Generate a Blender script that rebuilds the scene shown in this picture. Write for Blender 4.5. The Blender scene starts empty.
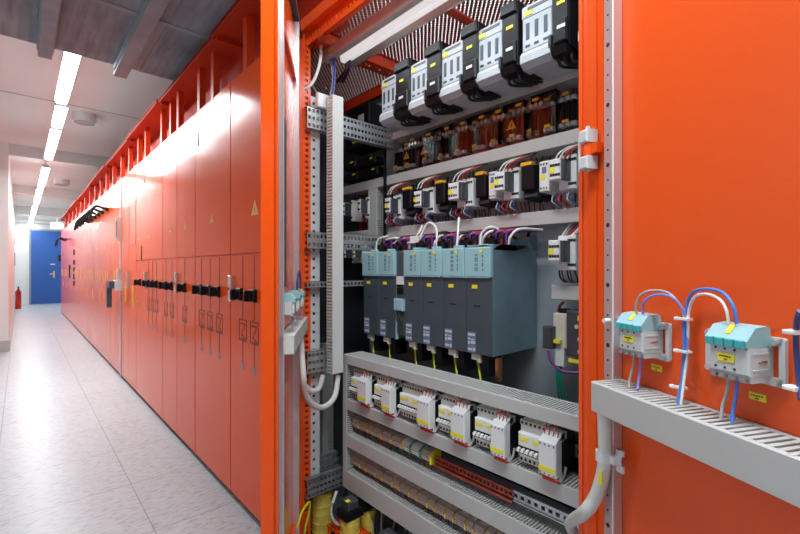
import bpy, math, random
from mathutils import Vector, Matrix
random.seed(7)
S = bpy.context.scene
COL = S.collection
S.view_settings.view_transform = 'Standard'
S.view_settings.look = 'None'
S.view_settings.gamma = 1.0
S.view_settings.use_curve_mapping = False
S.view_settings.exposure = -0.1

# ------------------------------------------------------------------ camera
# X: into the cabinets, Y: along the corridor, Z: up.  eye height 1.28 m
TH = math.atan(380/425); F = 425.0; HZ = 268.0; EYE = 1.28
cam_data = bpy.data.cameras.new('camera')
cam_data.sensor_width = 36; cam_data.lens = F/800*36
cam_data.shift_y = 1/800
cam_data.clip_start = 0.01; cam_data.clip_end = 100
cam = bpy.data.objects.new('camera', cam_data); COL.objects.link(cam)
cam.location = (0, 0, EYE); cam.rotation_euler = (math.pi/2, 0, -TH)
S.camera = cam

def ray(px, py):
    a = (px-400)/F; b = (HZ-py)/F
    return Vector((math.sin(TH)+a*math.cos(TH), math.cos(TH)-a*math.sin(TH), b))
E0 = Vector((0, 0, EYE))
def PX(px, py, a): d = ray(px, py); return E0 + d*(a/d.x)
def PY(px, py, b): d = ray(px, py); return E0 + d*(b/d.y)
def PZ(px, py, c): d = ray(px, py); return E0 + d*((c-EYE)/d.z)
def Yx(px, a): return PX(px, 0, a).y
def Xy(px, b): return PY(px, 0, b).x

# ------------------------------------------------------------------ materials
MATS = {}
def mat(name, col, rough=.5, metal=0.0, noise=0.0, nscale=8.0, bump=0.0, bscale=300.0, emit=None, estr=0.0, spec=None, coat=0.0, trans=0.0, alpha=None, stretch=None):
    m = bpy.data.materials.new(name); m.use_nodes = True
    nt = m.node_tree; b = nt.nodes['Principled BSDF']
    b.inputs['Base Color'].default_value = (*col, 1)
    b.inputs['Roughness'].default_value = rough
    b.inputs['Metallic'].default_value = metal
    if spec is not None: b.inputs['Specular IOR Level'].default_value = spec
    if coat: b.inputs['Coat Weight'].default_value = coat; b.inputs['Coat Roughness'].default_value = .12
    if trans: b.inputs['Transmission Weight'].default_value = trans
    if alpha is not None: b.inputs['Alpha'].default_value = alpha
    tc = nt.nodes.new('ShaderNodeTexCoord')
    src = tc.outputs['Object']
    if stretch:
        mp = nt.nodes.new('ShaderNodeMapping'); mp.inputs['Scale'].default_value = stretch
        nt.links.new(src, mp.inputs['Vector']); src = mp.outputs['Vector']
    if noise > 0:
        n = nt.nodes.new('ShaderNodeTexNoise'); n.inputs['Scale'].default_value = nscale; n.inputs['Detail'].default_value = 5
        nt.links.new(src, n.inputs['Vector'])
        r = nt.nodes.new('ShaderNodeMapRange'); r.inputs['From Min'].default_value = .3; r.inputs['From Max'].default_value = .7
        r.inputs['To Min'].default_value = 1-noise; r.inputs['To Max'].default_value = 1+noise
        nt.links.new(n.outputs['Fac'], r.inputs['Value'])
        mx = nt.nodes.new('ShaderNodeVectorMath'); mx.operation = 'SCALE'
        mx.inputs[0].default_value = col
        nt.links.new(r.outputs['Result'], mx.inputs['Scale'])
        nt.links.new(mx.outputs['Vector'], b.inputs['Base Color'])
    if bump > 0:
        n2 = nt.nodes.new('ShaderNodeTexNoise'); n2.inputs['Scale'].default_value = bscale; n2.inputs['Detail'].default_value = 2
        nt.links.new(tc.outputs['Object'], n2.inputs['Vector'])
        bp = nt.nodes.new('ShaderNodeBump'); bp.inputs['Strength'].default_value = bump; bp.inputs['Distance'].default_value = .002
        nt.links.new(n2.outputs['Fac'], bp.inputs['Height']); nt.links.new(bp.outputs['Normal'], b.inputs['Normal'])
    if emit: b.inputs['Emission Color'].default_value = (*emit, 1); b.inputs['Emission Strength'].default_value = estr
    MATS[name] = m
    return m

ORANGE = (.80, .088, .007)
mat('orange_paint', ORANGE, .30, bump=.12, bscale=220, spec=.55)
mat('orange_gloss', (.84, .085, .005), .16, bump=.10, bscale=160, spec=.27)
mat('orange_dark', (.50, .032, .005), .4, bump=.1)  # deeper red; on the canopy it carries the shade in its colour
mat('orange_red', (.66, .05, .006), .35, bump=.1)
mat('slate', (.045, .07, .10), .4)
mat('plinth_black', (.012, .012, .014), .5)
mat('duct_grey', (.47, .475, .47), .36, noise=.03, nscale=5)
mat('duct_light', (.58, .60, .58), .4, noise=.03, nscale=5)
mat('zinc', (.50, .54, .56), .33, metal=.75, noise=.16, nscale=22)
mat('zinc_dark', (.30, .33, .36), .38, metal=.6, noise=.2, nscale=20)
mat('plate_zinc', (.46, .52, .57), .42, metal=.45, noise=.14, nscale=7)
mat('alu_pale', (.55, .54, .52), .4, metal=.2)
mat('aluminium', (.62, .60, .57), .3, metal=.7)
mat('steel_pink', (.62, .55, .56), .3, metal=.6)
mat('white_plastic', (.72, .73, .74), .4)
mat('pale_plastic', (.55, .57, .58), .42)
mat('cream_plastic', (.60, .57, .50), .45)
mat('beige_terminal', (.50, .43, .38), .5, noise=.08, nscale=40)
mat('black_plastic', (.006, .006, .008), .45, spec=.28)
mat('dark_plastic', (.045, .05, .06), .4)
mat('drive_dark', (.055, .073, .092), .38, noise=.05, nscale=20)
mat('drive_side', (.20, .30, .36), .38, metal=.35, noise=.08, nscale=14)
mat('teal', (.29, .50, .55), .4)
mat('teal_clear', (.05, .38, .42), .2)
mat('print_dark', (.05, .13, .16), .5)
mat('yellow', (.80, .70, .03), .5)
mat('amber', (.82, .42, .02), .5)
mat('label_white', (.78, .78, .76), .5)
mat('dull_blue', (.12, .17, .30), .5)
mat('black_ink', (.012, .012, .012), .6)
mat('copper_red', (.42, .09, .06), .35, metal=.4, noise=.2, nscale=30)
mat('copper', (.62, .28, .14), .3, metal=.8)
mat('clear_cover', (.9, .9, .92), .06, alpha=.16, spec=.8)
mat('conduit_grey', (.62, .63, .61), .45)
mat('cable_white', (.75, .75, .74), .4)
mat('cable_grey', (.36, .37, .38), .45)
mat('cable_blue', (.06, .19, .62), .4)
mat('cable_violet', (.22, .22, .62), .4)
mat('cable_purple', (.20, .035, .28), .4)
mat('cable_red', (.55, .02, .02), .4)
mat('cable_black', (.012, .012, .014), .45)
mat('cable_gy', (.55, .68, .03), .4)
mat('cable_green', (.02, .33, .22), .4)
mat('cable_brown', (.16, .045, .03), .45)
mat('cable_navy', (.03, .05, .2), .45)
mat('winding', (.66, .52, .08), .42, noise=.15, nscale=40)
mat('wall_white', (.80, .795, .79), .75, noise=.03, nscale=1.5)
mat('ceiling_white', (.66, .65, .64), .8, noise=.04, nscale=1.2)
mat('beam_grey', (.26, .315, .35), .6, noise=.12, nscale=6)
mat('door_blue', (.015, .10, .38), .4)
mat('silver', (.68, .68, .66), .28, metal=.85)
mat('red_paint', (.60, .02, .015), .35)
mat('lamp_on', (1, 1, 1), .4, emit=(.92, .985, 1), estr=14.0)
mat('lamp_fill', (1, 1, 1), .4, emit=(.92, .985, 1), estr=3.0)
mat('switch_white', (.42, .46, .50), .42)
mat('strip_on', (1, 1, 1), .4, emit=(.97, .99, 1), estr=.55)
mat('exit_on', (.8, .85, .82), .4, emit=(.9, 1, .95), estr=1.0)
mat('brass', (.7, .6, .35), .3, metal=.8)
mat('lens_grey', (.24, .24, .24), .5)

def clear_mat():
    m = bpy.data.materials.new('clear_cover'); m.use_nodes = True
    nt = m.node_tree; nt.nodes.clear()
    o = nt.nodes.new('ShaderNodeOutputMaterial'); mx = nt.nodes.new('ShaderNodeMixShader')
    tr = nt.nodes.new('ShaderNodeBsdfTransparent'); gl = nt.nodes.new('ShaderNodeBsdfGlossy'); gl.inputs['Roughness'].default_value = .05
    lw = nt.nodes.new('ShaderNodeLayerWeight'); lw.inputs['Blend'].default_value = .24
    nt.links.new(lw.outputs['Fresnel'], mx.inputs[0]); nt.links.new(tr.outputs[0], mx.inputs[1]); nt.links.new(gl.outputs[0], mx.inputs[2])
    nt.links.new(mx.outputs[0], o.inputs['Surface']); MATS['clear_cover'] = m
clear_mat()
def grey_cladding():
    m = bpy.data.materials.new('grey_cladding'); m.use_nodes = True
    nt = m.node_tree; b = nt.nodes['Principled BSDF']; b.inputs['Roughness'].default_value = .7
    tc = nt.nodes.new('ShaderNodeTexCoord')
    mp = nt.nodes.new('ShaderNodeMapping'); mp.inputs['Scale'].default_value = (14, 1.2, 1)
    nt.links.new(tc.outputs['Object'], mp.inputs['Vector'])
    n = nt.nodes.new('ShaderNodeTexNoise'); n.inputs['Scale'].default_value = 2.2; n.inputs['Detail'].default_value = 6
    nt.links.new(mp.outputs['Vector'], n.inputs['Vector'])
    n2 = nt.nodes.new('ShaderNodeTexNoise'); n2.inputs['Scale'].default_value = 2.4; n2.inputs['Detail'].default_value = 4
    nt.links.new(tc.outputs['Object'], n2.inputs['Vector'])
    ad = nt.nodes.new('ShaderNodeMath'); ad.operation = 'ADD'
    nt.links.new(n.outputs['Fac'], ad.inputs[0]); nt.links.new(n2.outputs['Fac'], ad.inputs[1])
    cr = nt.nodes.new('ShaderNodeValToRGB')
    cr.color_ramp.elements[0].position = .36; cr.color_ramp.elements[0].color = (.145, .165, .185, 1)
    cr.color_ramp.elements[1].position = .64; cr.color_ramp.elements[1].color = (.28, .34, .385, 1)
    h = nt.nodes.new('ShaderNodeMath'); h.operation = 'MULTIPLY'; h.inputs[1].default_value = .5
    nt.links.new(ad.outputs[0], h.inputs[0]); nt.links.new(h.outputs[0], cr.inputs['Fac'])
    nt.links.new(cr.outputs['Color'], b.inputs['Base Color'])
    MATS['grey_cladding'] = m
grey_cladding()

def floor_mat():
    m = bpy.data.materials.new('floor_tiles'); m.use_nodes = True
    nt = m.node_tree; b = nt.nodes['Principled BSDF']
    tc = nt.nodes.new('ShaderNodeTexCoord')
    mp = nt.nodes.new('ShaderNodeMapping'); mp.inputs['Location'].default_value = (-.49, -2.94, 0)
    nt.links.new(tc.outputs['Object'], mp.inputs['Vector'])
    br = nt.nodes.new('ShaderNodeTexBrick'); br.offset = 0; br.squash = 1
    br.inputs['Scale'].default_value = 1; br.inputs['Brick Width'].default_value = .6; br.inputs['Row Height'].default_value = .6
    br.inputs['Mortar Size'].default_value = .0032; br.inputs['Mortar Smooth'].default_value = .2
    br.inputs['Color1'].default_value = (.53, .575, .615, 1); br.inputs['Color2'].default_value = (.56, .605, .645, 1)
    br.inputs['Mortar'].default_value = (.33, .33, .345, 1)
    nt.links.new(mp.outputs['Vector'], br.inputs['Vector'])
    # elongated speckles
    m2 = nt.nodes.new('ShaderNodeMapping'); m2.inputs['Scale'].default_value = (12, 46, 20); m2.inputs['Rotation'].default_value = (0, 0, .2)
    nt.links.new(tc.outputs['Object'], m2.inputs['Vector'])
    n = nt.nodes.new('ShaderNodeTexNoise'); n.inputs['Scale'].default_value = 1.6; n.inputs['Detail'].default_value = 4; n.inputs['Roughness'].default_value = .6
    nt.links.new(m2.outputs['Vector'], n.inputs['Vector'])
    cr = nt.nodes.new('ShaderNodeValToRGB')
    cr.color_ramp.elements[0].position = .30; cr.color_ramp.elements[0].color = (.36, .37, .40, 1)
    cr.color_ramp.elements[1].position = .50; cr.color_ramp.elements[1].color = (1, 1, 1, 1)
    nt.links.new(n.outputs['Fac'], cr.inputs['Fac'])
    mx = nt.nodes.new('ShaderNodeMix'); mx.data_type = 'RGBA'; mx.blend_type = 'MULTIPLY'; mx.inputs['Factor'].default_value = .8
    nt.links.new(br.outputs['Color'], mx.inputs['A']); nt.links.new(cr.outputs['Color'], mx.inputs['B'])
    nt.links.new(mx.outputs['Result'], b.inputs['Base Color'])
    r = nt.nodes.new('ShaderNodeMapRange'); r.inputs['To Min'].default_value = .24; r.inputs['To Max'].default_value = .42
    nt.links.new(n.outputs['Fac'], r.inputs['Value']); nt.links.new(r.outputs['Result'], b.inputs['Roughness'])
    MATS['floor_tiles'] = m
floor_mat()

def perf_mat(name, col, pitch, thr):
    m = bpy.data.materials.new(name); m.use_nodes = True
    nt = m.node_tree; b = nt.nodes['Principled BSDF']
    b.inputs['Base Color'].default_value = (*col, 1); b.inputs['Roughness'].default_value = .4
    tc = nt.nodes.new('ShaderNodeTexCoord'); sp = nt.nodes.new('ShaderNodeSeparateXYZ')
    nt.links.new(tc.outputs['Object'], sp.inputs[0])
    def M(op, a, bb=None):
        n = nt.nodes.new('ShaderNodeMath'); n.operation = op
        for i, v in enumerate((a, bb)):
            if v is None: continue
            if isinstance(v, (int, float)): n.inputs[i].default_value = v
            else: nt.links.new(v, n.inputs[i])
        return n.outputs[0]
    k = 2*math.pi/pitch
    u = M('MULTIPLY', M('ADD', sp.outputs['X'], sp.outputs['Y']), k*.7)
    v = M('MULTIPLY', M('SUBTRACT', sp.outputs['X'], sp.outputs['Y']), k*.7)
    c = M('ADD', M('COSINE', u), M('COSINE', v))
    g = M('LESS_THAN', c, thr)
    nt.links.new(g, b.inputs['Alpha'])
    MATS[name] = m
perf_mat('perforated_sheet', (.22, .035, .018), .016, .15)

# ------------------------------------------------------------------ mesh builder
class MB:
    def __init__(s): s.v = []; s.f = []; s.m = []; s.sm = []
    def add(s, vs, fs, m=0, smooth=False):
        o = len(s.v); s.v += [Vector(p) for p in vs]
        for f in fs: s.f.append([i+o for i in f]); s.m.append(m); s.sm.append(smooth)
        return s
    def box(s, x0, x1, y0, y1, z0, z1, m=0):
        vs = [(x, y, z) for x in (x0, x1) for y in (y0, y1) for z in (z0, z1)]
        return s.add(vs, [(0, 1, 3, 2), (4, 6, 7, 5), (0, 4, 5, 1), (2, 3, 7, 6), (0, 2, 6, 4), (1, 5, 7, 3)], m)
    def cbox(s, x0, x1, y0, y1, z0, z1, c=.003, m=0):
        # box with chamfered vertical and horizontal front edges
        c = min(c, abs(x1-x0)*.3, abs(z1-z0)*.3, abs(y1-y0)*.5)
        P = [(x0+c, y0, z0+c), (x1-c, y0, z0+c), (x1-c, y0, z1-c), (x0+c, y0, z1-c),
             (x0, y0+c, z0), (x1, y0+c, z0), (x1, y0+c, z1), (x0, y0+c, z1),
             (x0, y1, z0), (x1, y1, z0), (x1, y1, z1), (x0, y1, z1)]
        fs = [(0, 1, 2, 3)]
        for i in range(4):
            j = (i+1) % 4
            fs += [(i, i+4, j+4, j)[::-1] and (j, i, i+4, j+4), (j+4, i+4, i+8, j+8)]
        fs.append((11, 10, 9, 8))
        return s.add(P, fs, m)
    def prism(s, poly, axis, c0, c1, m=0):
        n = len(poly)
        def mk(p, c):
            if axis == 'x': return (c, p[0], p[1])
            if axis == 'y': return (p[0], c, p[1])
            return (p[0], p[1], c)
        vs = [mk(p, c0) for p in poly]+[mk(p, c1) for p in poly]
        fs = [tuple(range(n))[::-1], tuple(range(n, 2*n))]+[(i, (i+1) % n, (i+1) % n+n, i+n) for i in range(n)]
        return s.add(vs, fs, m)
    def cyl(s, p0, p1, r, n=12, m=0, r1=None, caps=True):
        p0 = Vector(p0); p1 = Vector(p1); r1 = r if r1 is None else r1
        d = (p1-p0).normalized(); a = d.orthogonal().normalized(); b = d.cross(a)
        vs = []
        for p, rr in ((p0, r), (p1, r1)):
            for i in range(n):
                t = 2*math.pi*i/n; vs.append(p+a*math.cos(t)*rr+b*math.sin(t)*rr)
        s.add(vs, [(i, (i+1) % n, (i+1) % n+n, i+n) for i in range(n)], m, True)
        if caps: s.add(vs, [tuple(range(n))[::-1], tuple(range(n, 2*n))], m)
        return s
    def tube(s, pts, r, n=7, m=0, sub=6, ribs=0):
        P = [Vector(p) for p in pts]
        if len(P) > 2 and sub > 1:
            Q = []
            E = [P[0]*2-P[1]]+P+[P[-1]*2-P[-2]]
            for i in range(1, len(E)-2):
                for k in range(sub):
                    t = k/sub; a, b, c, d = E[i-1:i+3]
                    Q.append(.5*((2*b)+(c-a)*t+(2*a-5*b+4*c-d)*t*t+(3*b-a-3*c+d)*t**3))
            Q.append(P[-1]); P = Q
        a = None; vs = []
        for i, p in enumerate(P):
            d = (P[min(i+1, len(P)-1)]-P[max(i-1, 0)]).normalized()
            a = d.orthogonal().normalized() if a is None else (a-d*a.dot(d)).normalized()
            b = d.cross(a); rr = r*(1 if not ribs or i % 2 else .93)
            for k in range(n):
                t = 2*math.pi*k/n; vs.append(p+a*math.cos(t)*rr+b*math.sin(t)*rr)
        fs = [(i*n+k, i*n+(k+1) % n, (i+1)*n+(k+1) % n, (i+1)*n+k) for i in range(len(P)-1) for k in range(n)]
        s.add(vs, fs, m, True)
        s.add(vs[:n], [tuple(range(n))[::-1]], m); s.add(vs[-n:], [tuple(range(n))], m)
        return s
    def slotted(s, axis, a0, a1, b0, b1, c0, c1, slot, pitch, edge, m=0):
        """strip running along `axis` (a0..a1), b = width direction, c = thickness; one row of slots"""
        def bx(A0, A1, B0, B1):
            if axis == 'x': s.box(A0, A1, c0, c1, B0, B1, m)      # b=z c=y
            elif axis == 'z': s.box(B0, B1, c0, c1, A0, A1, m)    # b=x c=y
            elif axis == 'zx': s.box(c0, c1, B0, B1, A0, A1, m)   # runs in z, b=y c=x
            elif axis == 'yx': s.box(B0, B1, A0, A1, c0, c1, m)   # runs in y, b=x c=z
            elif axis == 'xz': s.box(A0, A1, B0, B1, c0, c1, m)   # runs in x, b=y, c=z
            elif axis == 'yz': s.box(c0, c1, A0, A1, B0, B1, m)   # runs in y, b=z, c=x
        bx(a0, a1, b0, b0+edge); bx(a0, a1, b1-edge, b1)
        a = a0
        g = pitch-slot
        bx(a0, a0+g/2, b0+edge, b1-edge)
        a = a0+g/2
        while a+slot < a1:
            e = min(a+slot+g, a1)
            bx(a+slot, e, b0+edge, b1-edge); a += pitch
        return s

def props(o, label=None, cat=None, group=None, kind=None):
    if label: o['label'] = label
    if cat: o['category'] = cat
    if group: o['group'] = group
    if kind: o['kind'] = kind
    return o
def mesh(name, mb, mats, off=None):
    me = bpy.data.meshes.new(name)
    off = off or Vector((0, 0, 0))
    me.from_pydata([tuple(p-off) for p in mb.v], [], mb.f)
    for n in ([mats] if isinstance(mats, str) else mats): me.materials.append(MATS[n])
    for p, mi, sm in zip(me.polygons, mb.m, mb.sm): p.material_index = mi; p.use_smooth = sm
    import bmesh
    bm = bmesh.new(); bm.from_mesh(me); bmesh.ops.recalc_face_normals(bm, faces=bm.faces[:]); bm.to_mesh(me); bm.free()
    return me
def thing(name, label, cat, loc=(0, 0, 0), rot=0.0, group=None):
    o = bpy.data.objects.new(name, None); COL.objects.link(o); o.empty_display_size = .02
    o.location = loc; o.rotation_euler = (0, 0, rot)
    return props(o, label, cat, group)
def part(name, mb, mats, parent, world=False, bevel=0, label=None):
    """mesh under a thing; local coordinates, or world ones when the thing is not rotated"""
    root = parent
    while root.parent: root = root.parent
    o = bpy.data.objects.new(name, mesh(name, mb, mats, Vector(root.location) if world else None))
    COL.objects.link(o); o.parent = parent
    if bevel: bv = o.modifiers.new('bevel', 'BEVEL'); bv.width = bevel; bv.segments = 2; bv.limit_method = 'ANGLE'
    if label: o['label'] = label
    return o
def solo(name, mb, mats, label, cat, group=None, loc=None, rot=0.0, kind=None, bevel=0):
    if loc is None:
        xs = [p.x for p in mb.v]; ys = [p.y for p in mb.v]; zs = [p.z for p in mb.v]
        off = Vector(((min(xs)+max(xs))/2, (min(ys)+max(ys))/2, min(zs)))
        o = bpy.data.objects.new(name, mesh(name, mb, mats, off)); o.location = off
    else:
        o = bpy.data.objects.new(name, mesh(name, mb, mats)); o.location = loc; o.rotation_euler = (0, 0, rot)
    COL.objects.link(o)
    if bevel: bv = o.modifiers.new('bevel', 'BEVEL'); bv.width = bevel; bv.segments = 2; bv.limit_method = 'ANGLE'
    return props(o, label, cat, group, kind)
def struct(name, mb, mats, parent=None):
    o = bpy.data.objects.new(name, mesh(name, mb, mats)); COL.objects.link(o)
    if parent: o.parent = parent
    else: o['kind'] = 'structure'
    return o
def copy_tree(o, parent=None):
    c = o.copy(); COL.objects.link(c)
    if parent: c.parent = parent
    for ch in list(o.children): copy_tree(ch, c)
    return c
RI = -math.pi/2     # facing the aisle: local x runs towards the camera side, local y into the cabinets
ORD = ['leftmost', 'second from left', 'third from left', 'fourth from left', 'fifth from left', 'sixth from left', 'seventh from left', 'eighth from left', 'ninth from left', 'tenth from left', 'eleventh from left', 'twelfth from left']

# ================================================================== ROOM
AF = .888            # plane of the cabinet fronts
YEND = 19.8
struct('floor', MB().box(-3.2, 1.75, -2.6, YEND+.2, -.1, 0), 'floor_tiles')
struct('ceiling', MB().box(-3.2, 1.75, -2.6, YEND+.2, 3.2, 3.3), 'ceiling_white')
XL = -.13
struct('wall_left', MB().box(-3.0, XL, 8.86, YEND, 0, 3.2), 'wall_white')
struct('wall_side', MB().box(-3.1, -3.0, -2.6, 8.86, 0, 3.2), 'wall_white')
struct('wall_far', MB().box(-.2, 1.62, YEND, YEND+.15, 0, 3.2), 'wall_white')
struct('wall_right', MB().box(1.62, 1.75, -2.6, YEND, 0, 3.2), 'wall_white')
struct('wall_back', MB().box(-3.1, 1.75, -2.7, -2.6, 0, 3.2), 'wall_white')
struct('baseboard_left', MB().box(-3.0, XL+.012, 8.845, 8.86, 0, .17).box(XL, XL+.012, 8.86, YEND, 0, .1), 'duct_grey')
# ceiling beams further down the corridor
for i, (y, z) in enumerate(((8.9, 3.02), (13.2, 3.0), (17.6, 2.94))):
    struct('trim_%d' % (i+1), MB().box(-3.0 if i == 0 else XL, 1.62, y, y+.35, z, 3.2), 'ceiling_white')
# shallow joint lines in the white ceiling
struct('trim_4', MB().box(-3.0, 1.62, 6.3, 6.312, 3.196, 3.2), 'beam_grey')
# grey ceiling cladding above the near part of the room
CY = 3.77
CZL = 2.79
cl = MB()
for x0, x1 in ((-3.0, -.42), (-.30, .55), (.68, .98)):
    cl.box(x0, x1, -2.6, CY, CZL, CZL+.03)
struct('trim_5', cl, 'grey_cladding')
for i, (x0, x1) in enumerate(((Xy(38, 3.8), Xy(52, 3.8)), (Xy(114, 3.8), Xy(127, 3.8)))):
    bm_ = MB().box(x0, x1, -2.5, CY+.06, CZL-.06, CZL)
    bm_.box(x0-.008, x0, -2.5, CY, CZL-.04, CZL).box(x1, x1+.008, -2.5, CY, CZL-.04, CZL)
    struct('trim_%d' % (6+i), bm_, 'beam_grey')
fill = MB().box(-.42, -.30, -2.6, CY, CZL+.004, CZL+.03).box(.55, .68, -2.6, CY, CZL+.004, CZL+.03)
for y in (2.9, 2.1): fill.box(-3.0, .98, y, y+.04, CZL-.006, CZL)
struct('trim_8', fill, 'beam_grey')

# blue door at the corridor end
p0 = PY(31, 240, YEND); p1 = PY(63.5, 240, YEND)
dx0, dx1 = p0.x, p0.x+1.02
ztop = 2.6
d1 = thing('door_1', None, None, (0, 0, 0)); d1['kind'] = 'structure'
part('door_leaf', MB().box(dx0, dx1, YEND-.05, YEND-.005, .01, ztop), 'door_blue', d1)
part('door_frame', MB().box(dx0-.05, dx0, YEND-.06, YEND, 0, ztop+.05).box(dx1, dx1+.05, YEND-.06, YEND, 0, ztop+.05).box(dx0-.05, dx1+.05, YEND-.06, YEND, ztop, ztop+.05), 'beam_grey', d1)
hx = Xy(54, YEND)
part('door_handle', MB().box(hx-.025, hx+.02, YEND-.06, YEND-.05, .93, 1.17).box(hx-.13, hx+.01, YEND-.10, YEND-.08, 1.05, 1.08).cyl((hx, YEND-.05, 1.065), (hx, YEND-.1, 1.065), .012), 'brass', d1)
part('door_sign', MB().box(hx-.1, hx+.03, YEND-.056, YEND-.05, 1.40, 1.43), 'label_white', d1)
part('door_lock', MB().box(hx+.12, hx+.2, YEND-.07, YEND-.05, 1.52, 1.75), 'black_plastic', d1)

# exit sign, wall signs, extinguisher, pipes
ex = PY(57, 237, 18.2)
solo('exit_sign', MB().box(ex.x-.17, ex.x+.17, 18.2, 18.26, 2.60, 2.80).box(ex.x-.01, ex.x+.01, 18.22, 18.24, 2.80, 2.94), 'exit_on', 'lit white sign hanging under the far beam in front of the blue door', 'exit sign')
t = thing('fire_extinguisher', 'red fire extinguisher standing by the white wall left of the blue door', 'fire extinguisher', (XL+.09, 17.9, -.45))
part('cylinder', MB().cyl((0, 0, .45), (0, 0, .98), .075, 16).cyl((0, 0, .98), (0, 0, 1.06), .075, 16, r1=.03), 'red_paint', t)
part('valve', MB().cyl((0, 0, 1.06), (0, 0, 1.12), .022, 10).box(-.02, .02, -.09, .03, 1.12, 1.15), 'black_plastic', t)
part('hose', MB().tube([(0, -.03, 1.1), (.02, -.12, 1.0), (.02, -.1, .75)], .012), 'black_plastic', t)
part('wall_bracket', MB().box(-.0895, -.06, -.03, .03, .7, .95), 'silver', t)
solo('wall_sign', MB().box(XL, XL+.01, 17.75, 18.0, 2.0, 2.22), 'red_paint', 'small red sign high on the white wall above the extinguisher', 'sign')
solo('notice_board', MB().box(XL, XL+.02, 17.5, 17.75, 1.35, 1.75), 'dull_blue', 'small dark blue notice on the white wall above the extinguisher', 'notice')
pp = MB().cyl((XL, 18.6, 2.88), (1.6, 18.6, 2.88), .03).cyl((XL, 18.9, 2.78), (1.6, 18.9, 2.78), .022)
solo('ceiling_pipe', pp, 'silver', 'thin grey pipes crossing below the ceiling before the blue door', 'pipe')

# ceiling lights in one row
LX = .28
def ly(px, py): return PZ(px, py, 2.80).y
lamps = [(3.80, ly(64.5, 108)), (ly(63.5, 110), ly(59.5, 131)), (ly(59, 133), ly(53, 162)), (ly(49, 170), ly(47, 189)), (ly(45, 191), ly(43, 205)), (ly(41, 207), ly(40, 216)), (ly(38, 218), ly(37, 225)), (ly(35, 227), ly(34, 236))]
lamps = [(a, min(b, 19.5)) for a, b in lamps]
for i, (y0, y1) in enumerate(lamps):
    z = 2.80; lx_ = [.285, .30, .30, .30, .29, .28, .27, .25][i]
    t = thing('ceiling_light', 'glowing white tube light hanging under the white ceiling, %s in the row' % ['nearest', 'second nearest', 'third nearest', 'fourth nearest', 'fourth farthest', 'third farthest', 'second farthest', 'farthest'][i], 'light', (lx_, y0, z))
    L = y1-y0-.10
    part('housing', MB().box(-.035, .035, 0, L, .03, .08), 'white_plastic', t)
    part('diffuser', MB().prism([(-.048, .03), (-.038, .0), (.038, .0), (.048, .03)], 'y', .01, L-.01), 'lamp_on', t)
    for yy in (.15, L-.15): part('suspension_rod', MB().cyl((0, yy, .08), (0, yy, .40), .006, 8), 'silver', t)
for i, (px, py, r) in enumerate(((84.5, 118, .125), (61.5, 182, .14), (50, 211, .14))):
    p = PZ(px, py, 3.15)
    t = thing('ceiling_speaker', 'round grey-white fitting on the white ceiling beside the lights, %s' % ['nearest and largest', 'middle one of three', 'farthest of three'][i], 'ceiling fitting', (p.x, p.y, 3.09))
    part('rim', MB().cyl((0, 0, .0), (0, 0, .11), r, 28), 'white_plastic', t)
    part('grille', MB().cyl((0, 0, -.006), (0, 0, .0), r*.86, 28), 'beam_grey', t)
# unseen lamps over the near room: one continues the row, left pair added as fill
def area(name, loc, sx, sy, power, rot=(0, 0, 0), col=(.90, .985, 1)):
    l = bpy.data.lights.new(name, 'AREA'); l.shape = 'RECTANGLE'; l.size = sx; l.size_y = sy; l.energy = power; l.color = col
    o = bpy.data.objects.new(name, l); COL.objects.link(o); o.location = loc; o.rotation_euler = rot
    return o
near = [(.28, -.9, .95), (-1.9, -1.5, .3), (-1.9, 2.6, 4.2)]
for i, (x, y0, y1) in enumerate(near):
    t = thing('ceiling_light', 'unseen white tube light under the grey ceiling over the near part of the room', 'light', (x, y0, 2.64), group='tube lights over the near room')
    L = y1-y0
    part('housing', MB().box(-.055, .055, 0, L, .035, .13), 'white_plastic', t)
    part('diffuser', MB().prism([(-.075, .035), (-.06, .0), (.06, .0), (.075, .035)], 'y', .01, L-.01), 'lamp_on' if i == 0 else 'lamp_fill', t)
    area('tube_light', (x, (y0+y1)/2, 2.63), .15, L, [40, 8, 8][i])
t = thing('ceiling_light', 'tube light above the open cabinet, glimpsed only through the perforated roof', 'light', (1.22, .35, 3.05))
part('housing', MB().box(-.055, .055, 0, 1.5, .035, .15), 'white_plastic', t)
part('diffuser', MB().prism([(-.075, .035), (-.06, .0), (.06, .0), (.075, .035)], 'y', .01, 1.49), 'lamp_on', t)
area('tube_light', (1.22, 1.1, 3.04), .15, 1.5, 14)
for (y0, y1) in lamps[:7]:
    area('tube_light', (LX, (y0+y1)/2, 2.795), .10, y1-y0, 26)

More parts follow.
